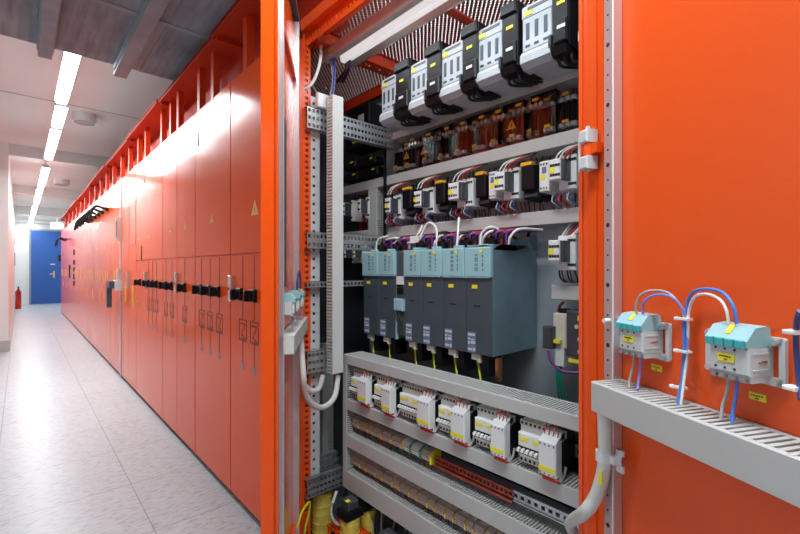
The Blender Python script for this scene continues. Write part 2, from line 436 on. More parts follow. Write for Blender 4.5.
# ================================================================== CABINET ROW
ZT = 2.318; ZS = 1.354; PL = .035
def tri_label(mb, x, z, s, d=-.0145, m0=0, m1=1):
    mb.prism([(x-s/2, z), (x+s/2, z), (x, z+s*.9)], 'y', d, d+.002, m0)
    mb.prism([(x-s*.06, z+s*.3), (x-s*.02, z+s*.14), (x+s*.07, z+s*.36), (x+s*.02, z+s*.36), (x+s*.05, z+s*.62), (x-s*.06, z+s*.3)], 'y', d-.0006, d, m1)
def row_cabinet(y0, y1, doors, label, split=True, switches=(), handles=(), symbols=(), tris=(), tags=(), levers=(), blocks=(), hinges=(), hollow=False):
    """y0<y1; doors: list of (ya,yb); local x = y1 - Y (from far to near)"""
    t = thing('switch_cabinet', label, 'cabinet', (AF, y1, 0), RI)
    W = y1-y0
    X = lambda y: y1-y
    bd = MB()
    if hollow: bd.box(.001, W-.001, .004, .56, PL, PL+.004).box(.001, W-.001, .004, .04, ZT-.03, ZT).box(.001, .02, .004, .04, PL, ZT).box(W-.02, W-.001, .004, .02, PL, ZT).box(.02, W-.02, .004, .006, PL, ZT)
    else: bd.box(.001, W-.001, .004, .56, PL, ZT)
    part('body', bd, 'orange_paint', t)
    part('plinth', MB().box(0.002, W-.002, .012, .54, .0, PL), 'plinth_black', t)
    for (a, b) in doors:
        xs = (X(b)+.0025, X(a)-.0025)
        spans = [(PL+.004, ZS-.0025, 'lower_door'), (ZS+.0025, ZT-.002, 'upper_door')] if split else [(PL+.004, ZT-.002, 'door')]
        for z0, z1, nm in spans:
            dr = part(nm, MB().cbox(xs[0], xs[1], -.014, .003, z0, z1, .003), 'orange_gloss', t)
            if nm != 'upper_door':
                for y, z, h in handles:
                    if a <= y <= b:
                        x = X(y)
                        part('door_handle', MB().cbox(x-.016, x+.016, -.036, -.014, z-h/2, z+h/2, .004).box(x-.007, x+.007, -.040, -.034, z-.008, z+.006, 1), ['silver', 'dark_plastic'], dr, label='silver swing handle')
                for y in switches:
                    if a <= y <= b:
                        x = X(y)
                        part('rotary_switch', MB().cbox(x-.032, x+.032, -.032, -.014, 1.109, 1.173, .004).cyl((x, -.03, 1.141), (x, -.048, 1.141), .025, 16).cbox(x-.008, x+.008, -.068, -.04, 1.114, 1.168, .003), 'black_plastic', dr)
                for y, full in symbols:
                    if a <= y <= b:
                        x = X(y); mb = MB(); w = .0042; d0, d1 = -.0152, -.0140
                        mb.box(x-w/2, x+w/2, d0, d1, 1.012, 1.112); mb.box(x-w/2, x+w/2, d0, d1, 1.17, ZS-.01)
                        if full:
                            z0s, z1s, hw = .896, 1.01, .050
                            mb.box(x-hw, x+hw, d0, d1, z1s-w, z1s).box(x-hw, x+hw, d0, d1, z0s, z0s+w)
                            mb.box(x-hw, x-hw+w, d0, d1, z0s, z1s).box(x+hw-w, x+hw, d0, d1, z0s, z1s)
                            mb.box(x-.032, x+.030, d0, d1, z1s-.026, z1s-.020)
                            mb.prism([(x+.024, z1s-.024), (x+.031, z1s-.024), (x-.014, z0s+.03), (x-.021, z0s+.03)], 'y', d0, d1)
                            mb.prism([(x-.020, z0s+.03), (x-.014, z0s+.034), (x+.030, z0s+.020), (x+.028, z0s+.014)], 'y', d0, d1)
                            mb.box(x-.030, x+.034, d0, d1, z0s+.008, z0s+.013)
                            mb.box(x-w/2, x+w/2, d0, d1, .785, z0s)
                        part('mimic_symbol', mb, 'black_ink', dr, label='thin black circuit symbol line')
                        if full:
                            part('small_plate', MB().box(x-.012, x+.012, -.0155, -.014, .745, .78), 'beam_grey', dr)
                for y, z, w_, h_, mm in tags:
                    if a <= y <= b:
                        x = X(y); part('door_tag', MB().box(x-w_/2, x+w_/2, -.0165, -.014, z-h_/2, z+h_/2), mm, dr)
            if nm != 'lower_door':
                for y, z, s in tris:
                    if a <= y <= b:
                        mb = MB(); tri_label(mb, X(y), z, s); part('warning_label', mb, ['amber', 'black_ink'], dr, label='yellow warning triangle')
                for y, z in hinges:
                    if a <= y <= b:
                        x = X(y); part('latch_mark', MB().box(x-.006, x+.006, -.017, -.014, z-.055, z+.03, 0).box(x-.014, x+.006, -.017, -.014, z-.06, z-.052, 0), 'dark_plastic', dr)
            for y, z in levers:
                if a <= y <= b and nm != 'lower_door':
                    x = X(y)
                    mb = MB().cyl((x, -.014, z), (x, -.05, z), .028, 12)
                    mb.tube([(x, -.05, z), (x+.0, -.13, z+.03), (x+.01, -.19, z-.02), (x+.01, -.215, z-.16)], .017, 8)
                    part('lever_handle', mb, 'black_plastic', dr)
            for y, z, w_, h_ in blocks:
                if a <= y <= b and nm != 'upper_door':
                    x = X(y); part('dark_meter', MB().cbox(x-w_/2, x+w_/2, -.03, -.014, z-h_/2, z+h_/2, .004), 'black_plastic', dr)
    return t
HZn = 1.168
sw = lambda *pxs: [Yx(p, AF) for p in pxs]
row_cabinet(1.70, 2.392, [(1.70, 2.392)], 'orange cabinet right beside the open cabinet, with two rotary switches and a handle',
    switches=sw(257, 243), handles=[(Yx(234, AF)-.02, HZn, .142)], symbols=[(y, 1) for y in sw(257, 245.5)],
    tris=[(Yx(257.5, AF), 1.545, .085)], hollow=True)
row_cabinet(2.396, 3.034, [(2.396, 3.034)], 'orange switch cabinet with three black rotary switches in a row and no handle',
    switches=sw(221, 211.6, 203), symbols=[(y, 1) for y in sw(222, 212.5, 204)],
    tris=[(Yx(214, AF), 1.56, .055)], hinges=[(Yx(201, AF), 2.14), (2.96, 2.14)])
row_cabinet(3.038, 3.896, [(3.038, 3.477), (3.477, 3.896)], 'orange switch cabinet with three rotary switches and a silver handle between them',
    switches=sw(187, 173.6, 167.8), handles=[(3.455, HZn, .15)], symbols=[(y, 1) for y in sw(187, 174, 168)],
    tris=[(Yx(187, AF), 1.56, .06), (Yx(172, AF), 1.56, .06)], hinges=[(3.56, 2.14)])
row_cabinet(3.90, 4.97, [(3.90, 4.97)], 'orange switch cabinet with four rotary switches close together beside a slim handle',
    switches=sw(142, 150.5, 154.5, 158.6), handles=[(4.50, HZn, .15)], symbols=[(Yx(150.5, AF), 1), (Yx(154.5, AF), 1), (Yx(158.6, AF), 1)],
    tags=[(4.85, .93, .05, .09, 'copper'), (4.72, 1.42, .03, .14, 'black_ink')], tris=[(4.4, 1.55, .07), (4.85, 1.55, .07)], hinges=[(4.1, 2.14), (4.6, 2.14)])
cab4 = row_cabinet(4.974, 5.80, [(4.974, 5.36), (5.36, 5.80)], 'orange cabinet with a framed flap and yellow tag left of the grouped switches', split=False,
    handles=[(5.34, 1.16, .17)], tags=[(5.14, .98, .08, .24, 'amber'), (5.55, 1.0, .06, .2, 'amber')])
fl = MB()
for z in (1.52, 1.93): fl.box(.46, .80, -.0155, -.0135, z, z+.006)
for x in (.46, .796): fl.box(x, x+.004, -.0155, -.0135, 1.52, 1.93)
part('framed_flap', fl, 'orange_dark', cab4)
# vertical metal strip with a lock and the big lever
t = thing('metal_cover_strip', 'tall narrow steel strip with a lock plate between the orange doors', 'metal strip', (AF, 5.88, 0), RI)
part('strip', MB().box(.004, .074, -.02, .1, PL, ZT), 'steel_pink', t)
part('lock_plate', MB().cbox(.0, .075, -.06, -.02, 1.60, 1.86, .01), 'silver', t)
part('lock_slot', MB().box(.02, .055, -.063, -.06, 1.64, 1.82), 'dark_plastic', t)
part('small_handle', MB().cbox(.015, .06, -.05, -.02, 1.08, 1.27, .006), 'silver', t)
t = thing('main_switch_lever', 'large grey-blue L-shaped lever handle mounted beside the steel strip', 'lever', (AF-.014, 5.885, 1.08), RI)
part('lever_base', MB().cbox(0, .12, -.07, 0, -.06, .06, .008), 'pale_plastic', t)
part('lever_arm', MB().prism([(-.13, .05), (.10, .05), (.10, -.03), (-.075, -.03), (-.075, -.26), (-.13, -.26)], 'y', -.12, -.072), 'slate', t)
far = [(5.885, 6.62, 1), (6.624, 7.36, 2), (7.364, 8.2, 2), (8.204, 9.05, 2), (9.054, 9.9, 2), (9.904, 10.9, 2), (10.904, 12.0, 2), (12.004, 13.2, 2), (13.204, 14.4, 2), (14.404, 15.5, 2)]
flab = ['plain orange cabinet just beyond the steel strip', 'orange cabinet under the nearest two long black levers', 'orange cabinet under the middle pair of long black levers',
        'orange cabinet under the farther pair of long black levers', 'narrow orange cabinet just beyond the black levers, with yellow tags', 'orange cabinet with yellow tags before the dark meters',
        'orange cabinet with a column of black meters on its door', 'orange cabinet with a black lever beyond the meters', 'last but one orange cabinet near the blue door', 'last orange cabinet at the far end beside the blue door']
for i, (a, b, n) in enumerate(far):
    m = (a+b)/2
    drs = [(a, m), (m, b)]
    row_cabinet(a, b, drs, flab[i], split=False,
        tags=[(m+dy, z, w, h, c) for dy, z, w, h, c in ((.05, 1.16, .06, .17, 'amber'), (-.12, 1.16, .05, .17, 'pale_plastic'), (-.2, .86, .06, .16, 'amber'), (.25, 1.16, .05, .17, 'amber'))][:4 if i else 2],
        tris=[(m+.15, 1.55, .07)],
        levers=[(m-.2, 2.06), (m+.2, 2.06)] if i in (1, 2, 3) else ([(m-.2, 2.0), (m+.2, 2.0)] if i == 8 else []),
        blocks=[(m+.1, 1.62, .1, .12), (m+.1, 1.4, .12, .1), (m+.1, 1.25, .12, .1), (m+.1, 1.1, .12, .12), (m+.1, .95, .12, .1)] if i == 6 else ([(m, 1.2, .12, .3)] if i == 7 else []))
# orange canopy above the row: upright posts, rear panel and projecting roof sheet, shade painted in as deeper red
CE = .84; CZ = 2.655
segs = [1.50, 2.62, 3.95, 5.3, 6.9, 8.7, 10.8, 13.0, 15.5]
clab = ['nearest', 'second nearest', 'third nearest', 'fourth nearest', 'fourth farthest', 'third farthest', 'second farthest', 'farthest']
allposts = [1.95, 2.27, 2.80, 3.08, 3.60, 3.82, 4.12, 4.75, 5.1, 5.6, 6.1, 6.7, 7.3, 7.9, 8.5, 9.2, 10, 10.7, 11.6, 12.5, 13.5, 14.6]
for i in range(8):
    a, b = segs[i]+.004, segs[i+1]-.004
    edge = CE+.012*(i % 2)
    t = thing('roof_canopy', 'orange roof canopy section along the cabinet tops, %s' % clab[i], 'canopy', ((CE+1.1)/2, a, ZT))
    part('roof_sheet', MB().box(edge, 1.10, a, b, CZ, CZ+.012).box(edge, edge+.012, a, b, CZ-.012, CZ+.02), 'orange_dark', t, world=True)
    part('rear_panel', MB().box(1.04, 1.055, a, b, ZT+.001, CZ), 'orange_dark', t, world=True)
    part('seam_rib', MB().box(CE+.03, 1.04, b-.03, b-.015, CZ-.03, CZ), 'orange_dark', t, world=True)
    for y in allposts:
        if a <= y < b-.05:
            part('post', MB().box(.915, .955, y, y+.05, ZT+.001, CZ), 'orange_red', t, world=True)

# ================================================================== OPEN CABINET
YF = 1.631; YR = .375
oc = thing('open_switch_cabinet', 'open orange switch cabinet with two wide swung doors and grey inside', 'cabinet', (AF, (YF+YR)/2, 0))
P_ = lambda n, mb, m, par=oc, **k: part(n, mb, m, par, world=True, **k)
# right front post (three folds) and left perforated post
P_('front_post', MB().box(AF, .945, .378, .419, .03, 2.33).box(AF-.006, AF, .392, .404, .03, 2.33).box(AF-.004, AF+.001, .412, .4195, .03, 2.33), 'orange_paint')
lp = MB().box(AF, AF+.012, 1.635, 1.69, .03, 2.33)
lp.slotted('z', .05, 2.32, AF+.012, AF+.052, 1.633, 1.637, .012, .025, .012)
lp.box(AF+.012, AF+.05, 1.66, 1.69, .03, 2.33)
P_('front_post', lp, 'orange_paint')
# header along the top front, with a perforated inner flange
hd = MB().box(AF, AF+.03, .43, 1.635, 2.285, 2.33)
hd.slotted('yz', .43, 1.63, 2.235, 2.285, AF+.03, AF+.034, .012, .025, .018)
hd.slotted('yx', .43, 1.63, AF+.034, AF+.10, 2.285, 2.289, .012, .025, .02)
P_('header_beam', hd, 'orange_paint')
P_('plinth', MB().box(AF, 1.5, .38, 1.69, 0, .03), 'plinth_black')
# roof
P_('roof_sheet', MB().box(AF+.10, 1.60, .40, 1.58, 2.30, 2.304).box(AF+.10, 1.60, 1.66, 2.35, 2.30, 2.304), 'perforated_sheet')
rb = MB().box(.94, 1.6, 1.58, 1.66, 2.296, 2.31)
rb.slotted('xz', .94, 1.58, 1.585, 1.655, 2.250, 2.254, .014, .03, .025)
rb.box(.94, 1.58, 1.58, 1.585, 2.25, 2.30)
P_('roof_beam', rb, 'orange_red')
P_('roof_beam', MB().box(AF+.1, 1.6, 1.10, 1.14, 2.292, 2.299), 'orange_red')
P_('roof_back_beam', MB().box(1.50, 1.53, .40, 2.35, 2.25, 2.31), 'orange_red')
# mounting plate + rear skin + far end skin of the neighbour bay
PB = 1.49
P_('mounting_plate', MB().box(PB, PB+.004, .40, 1.90, .62, 2.20).box(PB-.02, PB, 1.895, 1.90, .62, 2.20), 'plate_zinc')
P_('rear_skin', MB().box(1.595, 1.605, .375, 2.36, .03, 2.31), 'drive_dark')
P_('end_skin', MB().box(.95, 1.6, 2.355, 2.365, .03, 2.31), 'dark_plastic')
P_('base_sheet', MB().box(.93, 1.6, .38, 2.35, .03, .045), 'zinc_dark')
P_('right_skin', MB().box(.945, 1.6, .375, .38, .03, 2.31), 'zinc_dark')
# depth rails on the left side frame
def depth_rail(x1, z0, z1, rows=2, x0=.905, y=YF, flange=.03, m='zinc'):
    mb = MB(); h = (z1-z0)/rows
    for r in range(rows):
        mb.slotted('x', x0, x1, z0+r*h, z0+(r+1)*h, y-.032, y-.029, .012, .02, h*.28)
    mb.box(x0, x1, y-.032, y-.032+flange, z1-.002, z1); mb.box(x0, x1, y-.032, y-.032+flange, z0, z0+.002)
    return P_('depth_rail', mb, m)
depth_rail(PB, 1.873, 1.967, 3)
depth_rail(PB, 1.362, 1.435, 2)
depth_rail(PB, 1.195, 1.222, 1)
depth_rail(1.07, .83, .925, 3)
depth_rail(1.09, .300, .378, 3, m='zinc_dark')
depth_rail(1.12, .345, .415, 2, y=1.72, m='zinc_dark')
up = MB()
up.slotted('z', .30, 2.03, .935, .985, 1.640, 1.643, .012, .04, .019).box(.985, .989, 1.640, 1.67, .3, 2.03).box(.931, .935, 1.64, 1.67, .3, 2.03)
P_('upright_rail', up, 'pale_plastic')
P_('cross_rail', MB().box(PB-.01, PB, .40, 1.6, 2.05, 2.07), 'zinc')
# thin edge strip at the plate
e = PX(384.5, 200, 1.36)
P_('edge_strip', MB().box(1.355, 1.37, e.y-.003, e.y+.003, 1.43, 1.88), 'black_plastic')

# ---- doors of the open cabinet
RXD = (-.4546, -.8907); RO = (.87, .382); RROT = math.atan2(RXD[1], RXD[0])
LXD = (.5592, .829); LO = (.885-.58*LXD[0], 1.65-.58*LXD[1]); LROT = math.atan2(LXD[1], LXD[0])
def W2(O, xd, x, y, z):   # door-local to world
    yd = (-xd[1], xd[0])
    return Vector((O[0]+x*xd[0]+y*yd[0], O[1]+x*xd[1]+y*yd[1], z))
def RW(x, y, z): return W2(RO, RXD, x, y, z)
def LW(x, y, z): return W2(LO, LXD, x, y, z)
def xf(mb, fn):
    mb.v = [fn(p.x, p.y, p.z) for p in mb.v]; return mb
def Rloc(px, py, w):
    yd = Vector((-RXD[1], RXD[0], 0)); xd = Vector((*RXD, 0)); d = ray(px, py); O = Vector((*RO, 0))
    t_ = (O.dot(yd)-w)/d.dot(yd); p = E0+d*t_
    return (p-O).dot(xd), -w, p.z
# right door
rd = MB().box(-.012, .60, .0, .018, .06, 2.28)
rd.box(-.012, .012, -.004, .0, .06, 2.28).box(-.012, .60, -.012, 0, .06, .075).box(-.012, .60, -.012, 0, 2.265, 2.28).box(.588, .60, -.012, 0, .06, 2.28)
rdo = P_('door', xf(rd, RW), 'orange_paint', label='wide right door seen from inside')
rs = MB()
x0r, x1r = .0545, .0755
rs.box(x0r, x1r, -.020, -.0185, .09, 2.25).box(x1r, x1r+.0015, -.020, -.001, .09, 2.25, 1).box(x0r-.001, x0r, -.020, -.001, .09, 2.25)
rs.box(x1r-.0008, x1r+.0022, -.0215, -.0195, .09, 2.25, 2)
P_('door_rail', xf(rs, RW), ['steel_pink', 'steel_pink', 'white_plastic'], rdo, label='grey punched rail on the right door')
hs = MB()
zz = .12; k = 0
while zz < 2.24:
    r_ = .0042 if k % 4 == 0 else .0021
    hs.cyl((.063, -.0206, zz), (.063, -.0199, zz), r_, 10); zz += .0282; k += 1
for p in hs.v: pass
P_('rail_hole', xf(hs, RW), 'black_ink', rdo)['kind'] = 'stuff'
# hinge on the right post
hp0 = Rloc(589.5, 129, .012); hp1 = Rloc(589.5, 171, .012)
hg = MB(); zt, zb = hp0[2]+.004, hp1[2]-.002; hx_ = .0035
for (a, b) in ((zt-.034, zt-.008), (zb+.004, zb+.030)):
    hg.cbox(hx_-.012, hx_+.013, -.030, -.004, a, b, .003)
hg.cyl((hx_+.002, -.018, zt-.008), (hx_+.002, -.018, zt), .004).cyl((hx_+.002, -.018, zb), (hx_+.002, -.018, zb+.004), .004)
hg.box(hx_-.012, hx_-.009, -.03, -.027, zb, zt-.02)
P_('hinge', xf(hg, RW), 'pale_plastic', rdo, label='pale grey metal hinge')
P_('hinge_knuckle', xf(MB().cyl((hx_+.003, -.018, zb+.03), (hx_+.003, -.018, zt-.034), .009, 14).box(hx_+.006, hx_+.026, -.018, -.004, zb+.034, zt-.038), RW), 'orange_paint', rdo)
# left door
ld = MB().box(0, .585, .0, .008, .06, 2.28).box(0, .01, -.004, .045, .06, 2.28).box(.575, .585, 0, .045, .06, 2.28).box(0, .585, .008, .045, .06, .07).box(0, .585, .008, .045, 2.27, 2.28)
ldo = P_('door', xf(ld, LW), 'orange_gloss', label='left door swung out, seen nearly edge-on')
ls = MB().slotted('z', .09, 2.25, .012, .030, -.018, -.016, .006, .028, .006, 0)
ls.box(.030, .0315, -.018, 0, .09, 2.25)
P_('door_rail', xf(ls, LW), 'steel_pink', ldo)
ls2 = MB().box(.43, .46, -.022, 0, .09, 2.25)
P_('door_rail', xf(ls2, LW), 'steel_pink', ldo, label='steel rail near the hinge side')
P_('top_gasket', xf(MB().box(.032, .58, -.022, 0, 2.262, 2.278), LW), 'dark_plastic', ldo)
P_('lock_rod', xf(MB().box(.09, .125, -.012, 0, 1.22, 1.75), LW), 'dark_plastic', ldo)
for z in (2.02, .25): P_('door_brace', xf(MB().box(.032, .43, -.012, 0, z, z+.02), LW), 'orange_paint', ldo)
# dark stay arm running from door to header
a_ = LW(.10, -.02, 2.25); b_ = Vector((.93, 1.58, 2.24))

# ================================================================== WIRE DUCTS
def wire_duct(L, h, d, label, loc, rot=RI, m='duct_grey', pitch=.010, slot=.0045, vertical=False, group=None, sides=('t', 'b'), cat='wire duct'):
    """local x along, y depth away from viewer, z up; cover at y=0"""
    t = thing('wire_duct', label, cat, loc, rot, group)
    if not vertical:
        part('cover', MB().cbox(0, L, 0, .004, 0, h, .0015).box(0, L, .004, .009, h-.003, h-.0005).box(0, L, .004, .009, .0005, .003), m, t)
        ch = MB().box(0, L, d-.002, d, 0, h).box(0, .002, .004, d, .001, h-.001).box(L-.002, L, .004, d, .001, h-.001)
        n = int(L/pitch)
        for z0, z1, sd in ((h-.002, h, 't'), (0, .002, 'b')):
            if sd not in sides: ch.box(0, L, .004, d, z0, z1); continue
            ch.box(0, L, d-.012, d, z0, z1)
            for i in range(n+1):
                x = i*pitch; ch.box(x, min(x+pitch-slot, L), .004, d-.012, z0, z1)
        part('slotted_channel', ch, m, t)
    else:   # L is the height, h the width
        part('cover', MB().cbox(0, h, 0, .004, 0, L, .0015), m, t)
        ch = MB().box(0, h, d-.002, d, 0, L)
        n = int(L/pitch)
        for x0, x1 in ((0, .002), (h-.002, h)):
            ch.box(x0, x1, d-.012, d, 0, L)
            for i in range(n+1):
                z = i*pitch; ch.box(x0, x1, .004, d-.012, z, min(z+pitch-slot, L))
        ch.box(0, h, .004, d, 0, .002)
        part('slotted_channel', ch, m, t)
    return t
def hduct(px0, y1, xf_, z0, z1, d, label, y0=None, **k):
    ya = Yx(px0, xf_) if px0 else y0
    return wire_duct(ya-y1, z1-z0, d, label, (xf_, ya, z0), **k)
XLW = 1.06
yl = Yx(346.5, XLW)
YRE = .435
hduct(0, YRE, XLW, .862, .902, .10, 'long grey slotted wire duct just below the row of drives', y0=Yx(343.5, XLW))
hduct(0, YRE, XLW, .6645, .711, .09, 'grey wire duct directly under the six motor starters', y0=yl)
hduct(0, YRE, XLW, .502, .555, .085, 'grey wire duct between the two rows of terminal blocks', y0=yl)
hduct(0, YRE, XLW, .318, .396, .085, 'lowest grey wire duct, below the long terminal row', y0=yl+.03)
wire_duct(.862-.396, .028, .095, 'upright grey duct closing the left ends of the lower ducts', (XLW+.0005, yl+.03, .396), vertical=True)
hduct(386.5, .42, 1.38, 1.698, 1.7445, .105, 'grey wire duct above the row of small contactors')
hduct(388, .42, 1.38, 1.4336, 1.4826, .105, 'grey wire duct directly above the drives')
hduct(384, .42, 1.38, 1.917, 1.951, .105, 'grey wire duct under the large black and white switches')
p = PX(551, 285, 1.38); q = PX(551, 299, 1.38)
hduct(551, .42, 1.38, q.z, p.z, .105, 'short grey wire duct at the right beside the drives')
# comb duct at left side frame
ct = PY(334, 95, 1.53).z; cb = PY(334, 374, 1.53).z
def comb_duct():
    x0 = Xy(326.5, 1.575); x1 = Xy(343.5, 1.525)
    t = thing('wire_duct', 'tall upright light grey duct with comb slots at the left of the cabinet', 'wire duct', (x0, 1.525, cb))
    W = x1-x0; L = ct-cb
    part('cover', MB().cbox(0.0, W, 0, .004, 0, L, .0015), 'duct_light', t)
    ch = MB().box(0, .003, .004, .010, 0, L).box(0, .003, .044, .05, 0, L).box(W-.002, W, .004, .05, 0, L).box(0, W, .048, .05, 0, L)
    n = int(L/.0135)
    for i in range(n+1): ch.box(0, .003, .01, .044, i*.0135, min(i*.0135+.008, L))
    ch.box(0.003, W, .004, .05, 0, .002)
    part('slotted_channel', ch, 'duct_light', t)
    return t
comb_duct()
wire_duct(.62, .05, .06, 'dark upright comb duct low at the left behind the side frame', (1.12, Yx(318, 1.12), .28), vertical=True, pitch=.012)
# neighbour bay ducts
hduct(340, Yx(385.5, 1.38), 1.38, 1.698, 1.7445, .10, 'short grey duct in the neighbouring bay behind the upper side rail')
hduct(336, Yx(368, 1.38), 1.38, 1.4336, 1.4826, .10, 'short grey duct in the neighbouring bay at the middle side rail', pitch=.012)
wire_duct(1.6975-1.4336, .075, .10, 'upright slotted duct in the neighbouring bay beside small contactors', (1.38, Yx(368, 1.38), 1.4336), vertical=True, pitch=.012)
# door ducts
t = wire_duct(.50, .053, .07, 'light grey slotted wire duct fixed across the right orange door', tuple(RW(.078, -.07, 1.0215)), RROT, m='duct_grey', pitch=.0115, slot=.005, sides=('t', 'b'))
wire_duct(.52, .055, .046, 'light grey wire duct fixed across the inside of the left door', tuple(LW(.030, -.0465, 1.02)), LROT, m='duct_light', pitch=.012)

# ================================================================== DRIVES
XD = 1.20; DZ0, DZ1 = .975, 1.352; DTE = 1.249
dpx = [363.5, 379.4, 395.8, 404.8, 422, 443.5, 466, 492.3]
dl = ['leftmost', 'second from left', None, 'third from left', 'fourth from left', 'fifth from left', 'rightmost']
for i in range(7):
    if i == 2: continue
    ya, yb = Yx(dpx[i], XD), Yx(dpx[i+1], XD); W = ya-yb-.0012
    lab = 'dark grey drive module with pale teal front cover, %s of the row' % dl[i]
    t = thing('drive_module', lab, 'drive', (XD, ya, DZ0), RI)
    H = DZ1-DZ0
    if i == 6:
        part('body', MB().cbox(0, W, .004, PB-XD-.004, 0, H+.01, .002).prism([(.004, H-.01), (PB-XD-.004, H-.01), (PB-XD-.004, H+.055), (.05, H+.012)], 'x', W-.004, W), 'drive_side', t)
    else:
        part('body', MB().cbox(0, W, .004, PB-XD-.004, 0, H, .002), 'drive_side', t)
    tz = DTE-DZ0
    part('lower_cover', MB().cbox(.0008, W-.0008, 0, .008, .001, tz-.002, .002).box(W*.3, W*.3+.03, -.001, 0, tz-.105, tz-.101, 1), ['drive_dark', 'black_plastic'], t)
    tf = MB().cbox(.0008, W-.0008, -.010, .010, tz, H, .003)
    for s_ in range(int(W/.009)): tf.box(s_*.009+.003, s_*.009+.0075, -.0105, .002, tz-.004, tz+.001, 0)
    fc = part('front_cover', tf, 'teal', t, label='pale teal upper front cover')
    pr = MB()
    xs = (.42*W, .70*W)
    for jx, xx in enumerate(xs):
        z_ = tz+.02
        while z_ < H-.018:
            l_ = random.uniform(.006, .016)
            for c in range(2 if jx == 0 else 1): pr.box(xx+c*.008, xx+c*.008+.004, -.0108, -.0098, z_, z_+l_)
            z_ += l_+.005
    part('fine_print', pr, 'print_dark', fc)
    part('marker', MB().box(W*.60, W*.60+.013, -.0112, -.0102, H-.018, H-.008), 'yellow', fc, label='small yellow marker')
    part('yellow_tag', MB().box(W*.25, W*.25+.023, -.0025, 0, tz-.042, tz-.029), 'yellow', t, label='yellow tag')
    pl = MB().box(W*.08, W*.08+.036, -.002, 0, .004, .078)
    for (a, b, c, d) in ((.002, .012, .050, .056), (.016, .034, .050, .054), (.002, .010, .034, .045), (.014, .034, .036, .046), (.002, .034, .064, .072), (.002, .02, .012, .020), (.024, .034, .010, .022)):
        pl.box(W*.08+a, W*.08+b, -.0028, -.002, c, d, 1)
    part('rating_plate', pl, ['dull_blue', 'pale_plastic'], t)
    # plug with earth clamp below
    part('bottom_plug', MB().box(W*.15, W*.15+.04, .01, .05, -.022, 0).cyl((W*.15+.03, .02, -.03), (W*.15+.03, .02, -.018), .011, 10), 'cream_plastic', t)
    part('output_block', MB().box(W*.45, W*.45+.035, .02, .09, -.075, 0), 'black_plastic', t)
    # top clip
    part('top_clip', MB().cbox(W*.42, W*.42+.045, .004, .05, H, H+.011, .003), 'teal', t)
    x_ = XD+.03; yy = ya-(W*.15+.012); 
    w_ = MB().tube([(x_, yy, DZ0-.02), (x_+.004, yy-.002, DZ0-.05), (x_-.01, yy-.022, .875)], .0042)
    solo('earth_wire', w_, 'cable_gy', 'green and yellow earth wire hanging under the %s drive module' % dl[i], 'wire', 'earth wires under the drives')
# control unit between the drives
ya, yb = Yx(395.8, XD), Yx(404.8, XD); W = ya-yb-.001
t = thing('control_unit', 'slim dark control unit with teal plug between the drive modules', 'control unit', (XD, ya, DZ0), RI)
part('body', MB().cbox(.001, W, .004, PB-XD-.004, .02, DZ1-DZ0-.004, .002), 'drive_dark', t)
part('plug', MB().cbox(.0, W, -.014, .004, .125, .175, .003), 'teal', t)
part('display', MB().box(.006, W-.008, -.002, .004, .235, .27), 'white_plastic', t)
part('port_strip', MB().box(.008, W-.012, -.001, .004, .195, .22).box(.01, W-.014, -.004, .0, .228, .234), 'black_plastic', t)
part('side_strip', MB().box(0.0, .006, -.002, .01, .0, .12), 'teal', t)
part('jumper', MB().tube([(W*.4, -.005, .12), (W*.8, -.02, .10), (W*.9, -.01, .06)], .003).tube([(W*.2, -.005, .12), (W*.5, -.02, .09), (W*.9, -.01, .05)], .003), ['cable_black'], t)
# metal terminal at right below the last drive
q = PX(497, 356, 1.25)
solo('earth_busbar', MB().box(1.24, 1.26, q.y-.015, q.y, .885, .965).box(1.235, 1.24, q.y-.013, q.y-.003, .90, .96), 'copper', 'small copper coloured earth bar below the rightmost drive', 'busbar')

# cables above the drives
def cable(name, pts, r, m, label, cat='cable', group=None, n=7):
    return solo(name, MB().tube(pts, r, n), m, label, cat, group)
pos = [Yx(p, XD) for p in (373, 388, 411, 432, 455, 480)]
wl = ['first from the left', 'second from the left', 'third from the left', 'fourth from the left', 'fifth from the left', 'at the right end']
for i, y in enumerate(pos):
    cb_ = MB()
    for j in range(9):
        o = -.010*j
        cb_.tube([(1.25, y+o-.004, 1.362), (1.235+.006*(j % 3), y+o-.014, 1.388+.005*(j % 4)), (1.27, y+o-.035, 1.405+.004*(j % 3)), (1.38, y+o-.055, 1.415)], .005, 6, [0, 1, 0, 1, 2, 0, 2, 1, 3][j])
    solo('connector_cables', cb_, ['cable_red', 'cable_purple', 'cable_black', 'cable_white'], 'red and purple wires bundled on top of the drives, %s' % wl[i], 'cables')
    solo('cable_plug', MB().cbox(1.215, 1.25, y-.045, y-.012, 1.356, 1.385, .006).cyl((1.232, y-.028, 1.385), (1.26, y-.028, 1.41), .011, 10), 'black_plastic', 'black plug standing on top of the drives, %s' % wl[i], 'plug')
ups = ((391, 238, 1), (424, 232, 0), (437, 225, 0), (458, 222, 0))
def pz(px, py, a=1.28): return PX(px, py, a)
wp = [ [(383, 253, 1.24), (385, 241, 1.24), (396, 238, 1.24), (404, 240, 1.3)],
       [(376, 251, 1.24), (378, 240, 1.24), (388, 236, 1.26)],
       [(418, 250, 1.24), (421, 236, 1.24), (428, 223, 1.25), (436, 228, 1.25), (437, 247, 1.24)],
       [(457, 246, 1.24), (458, 232, 1.25), (459, 218, 1.3)],
       [(480, 246, 1.22), (482, 233, 1.22), (491, 227, 1.23), (500, 232, 1.26), (498, 244, 1.28)],
       [(408, 243, 1.24), (413, 241, 1.24), (420, 231, 1.25), (422, 226, 1.28)] ]
for i, pts in enumerate(wp):
    cable('white_cable', [PX(*p) for p in pts], .0048, 'cable_white', 'white cable arching over the drive tops, %s' % wl[i], group=None)
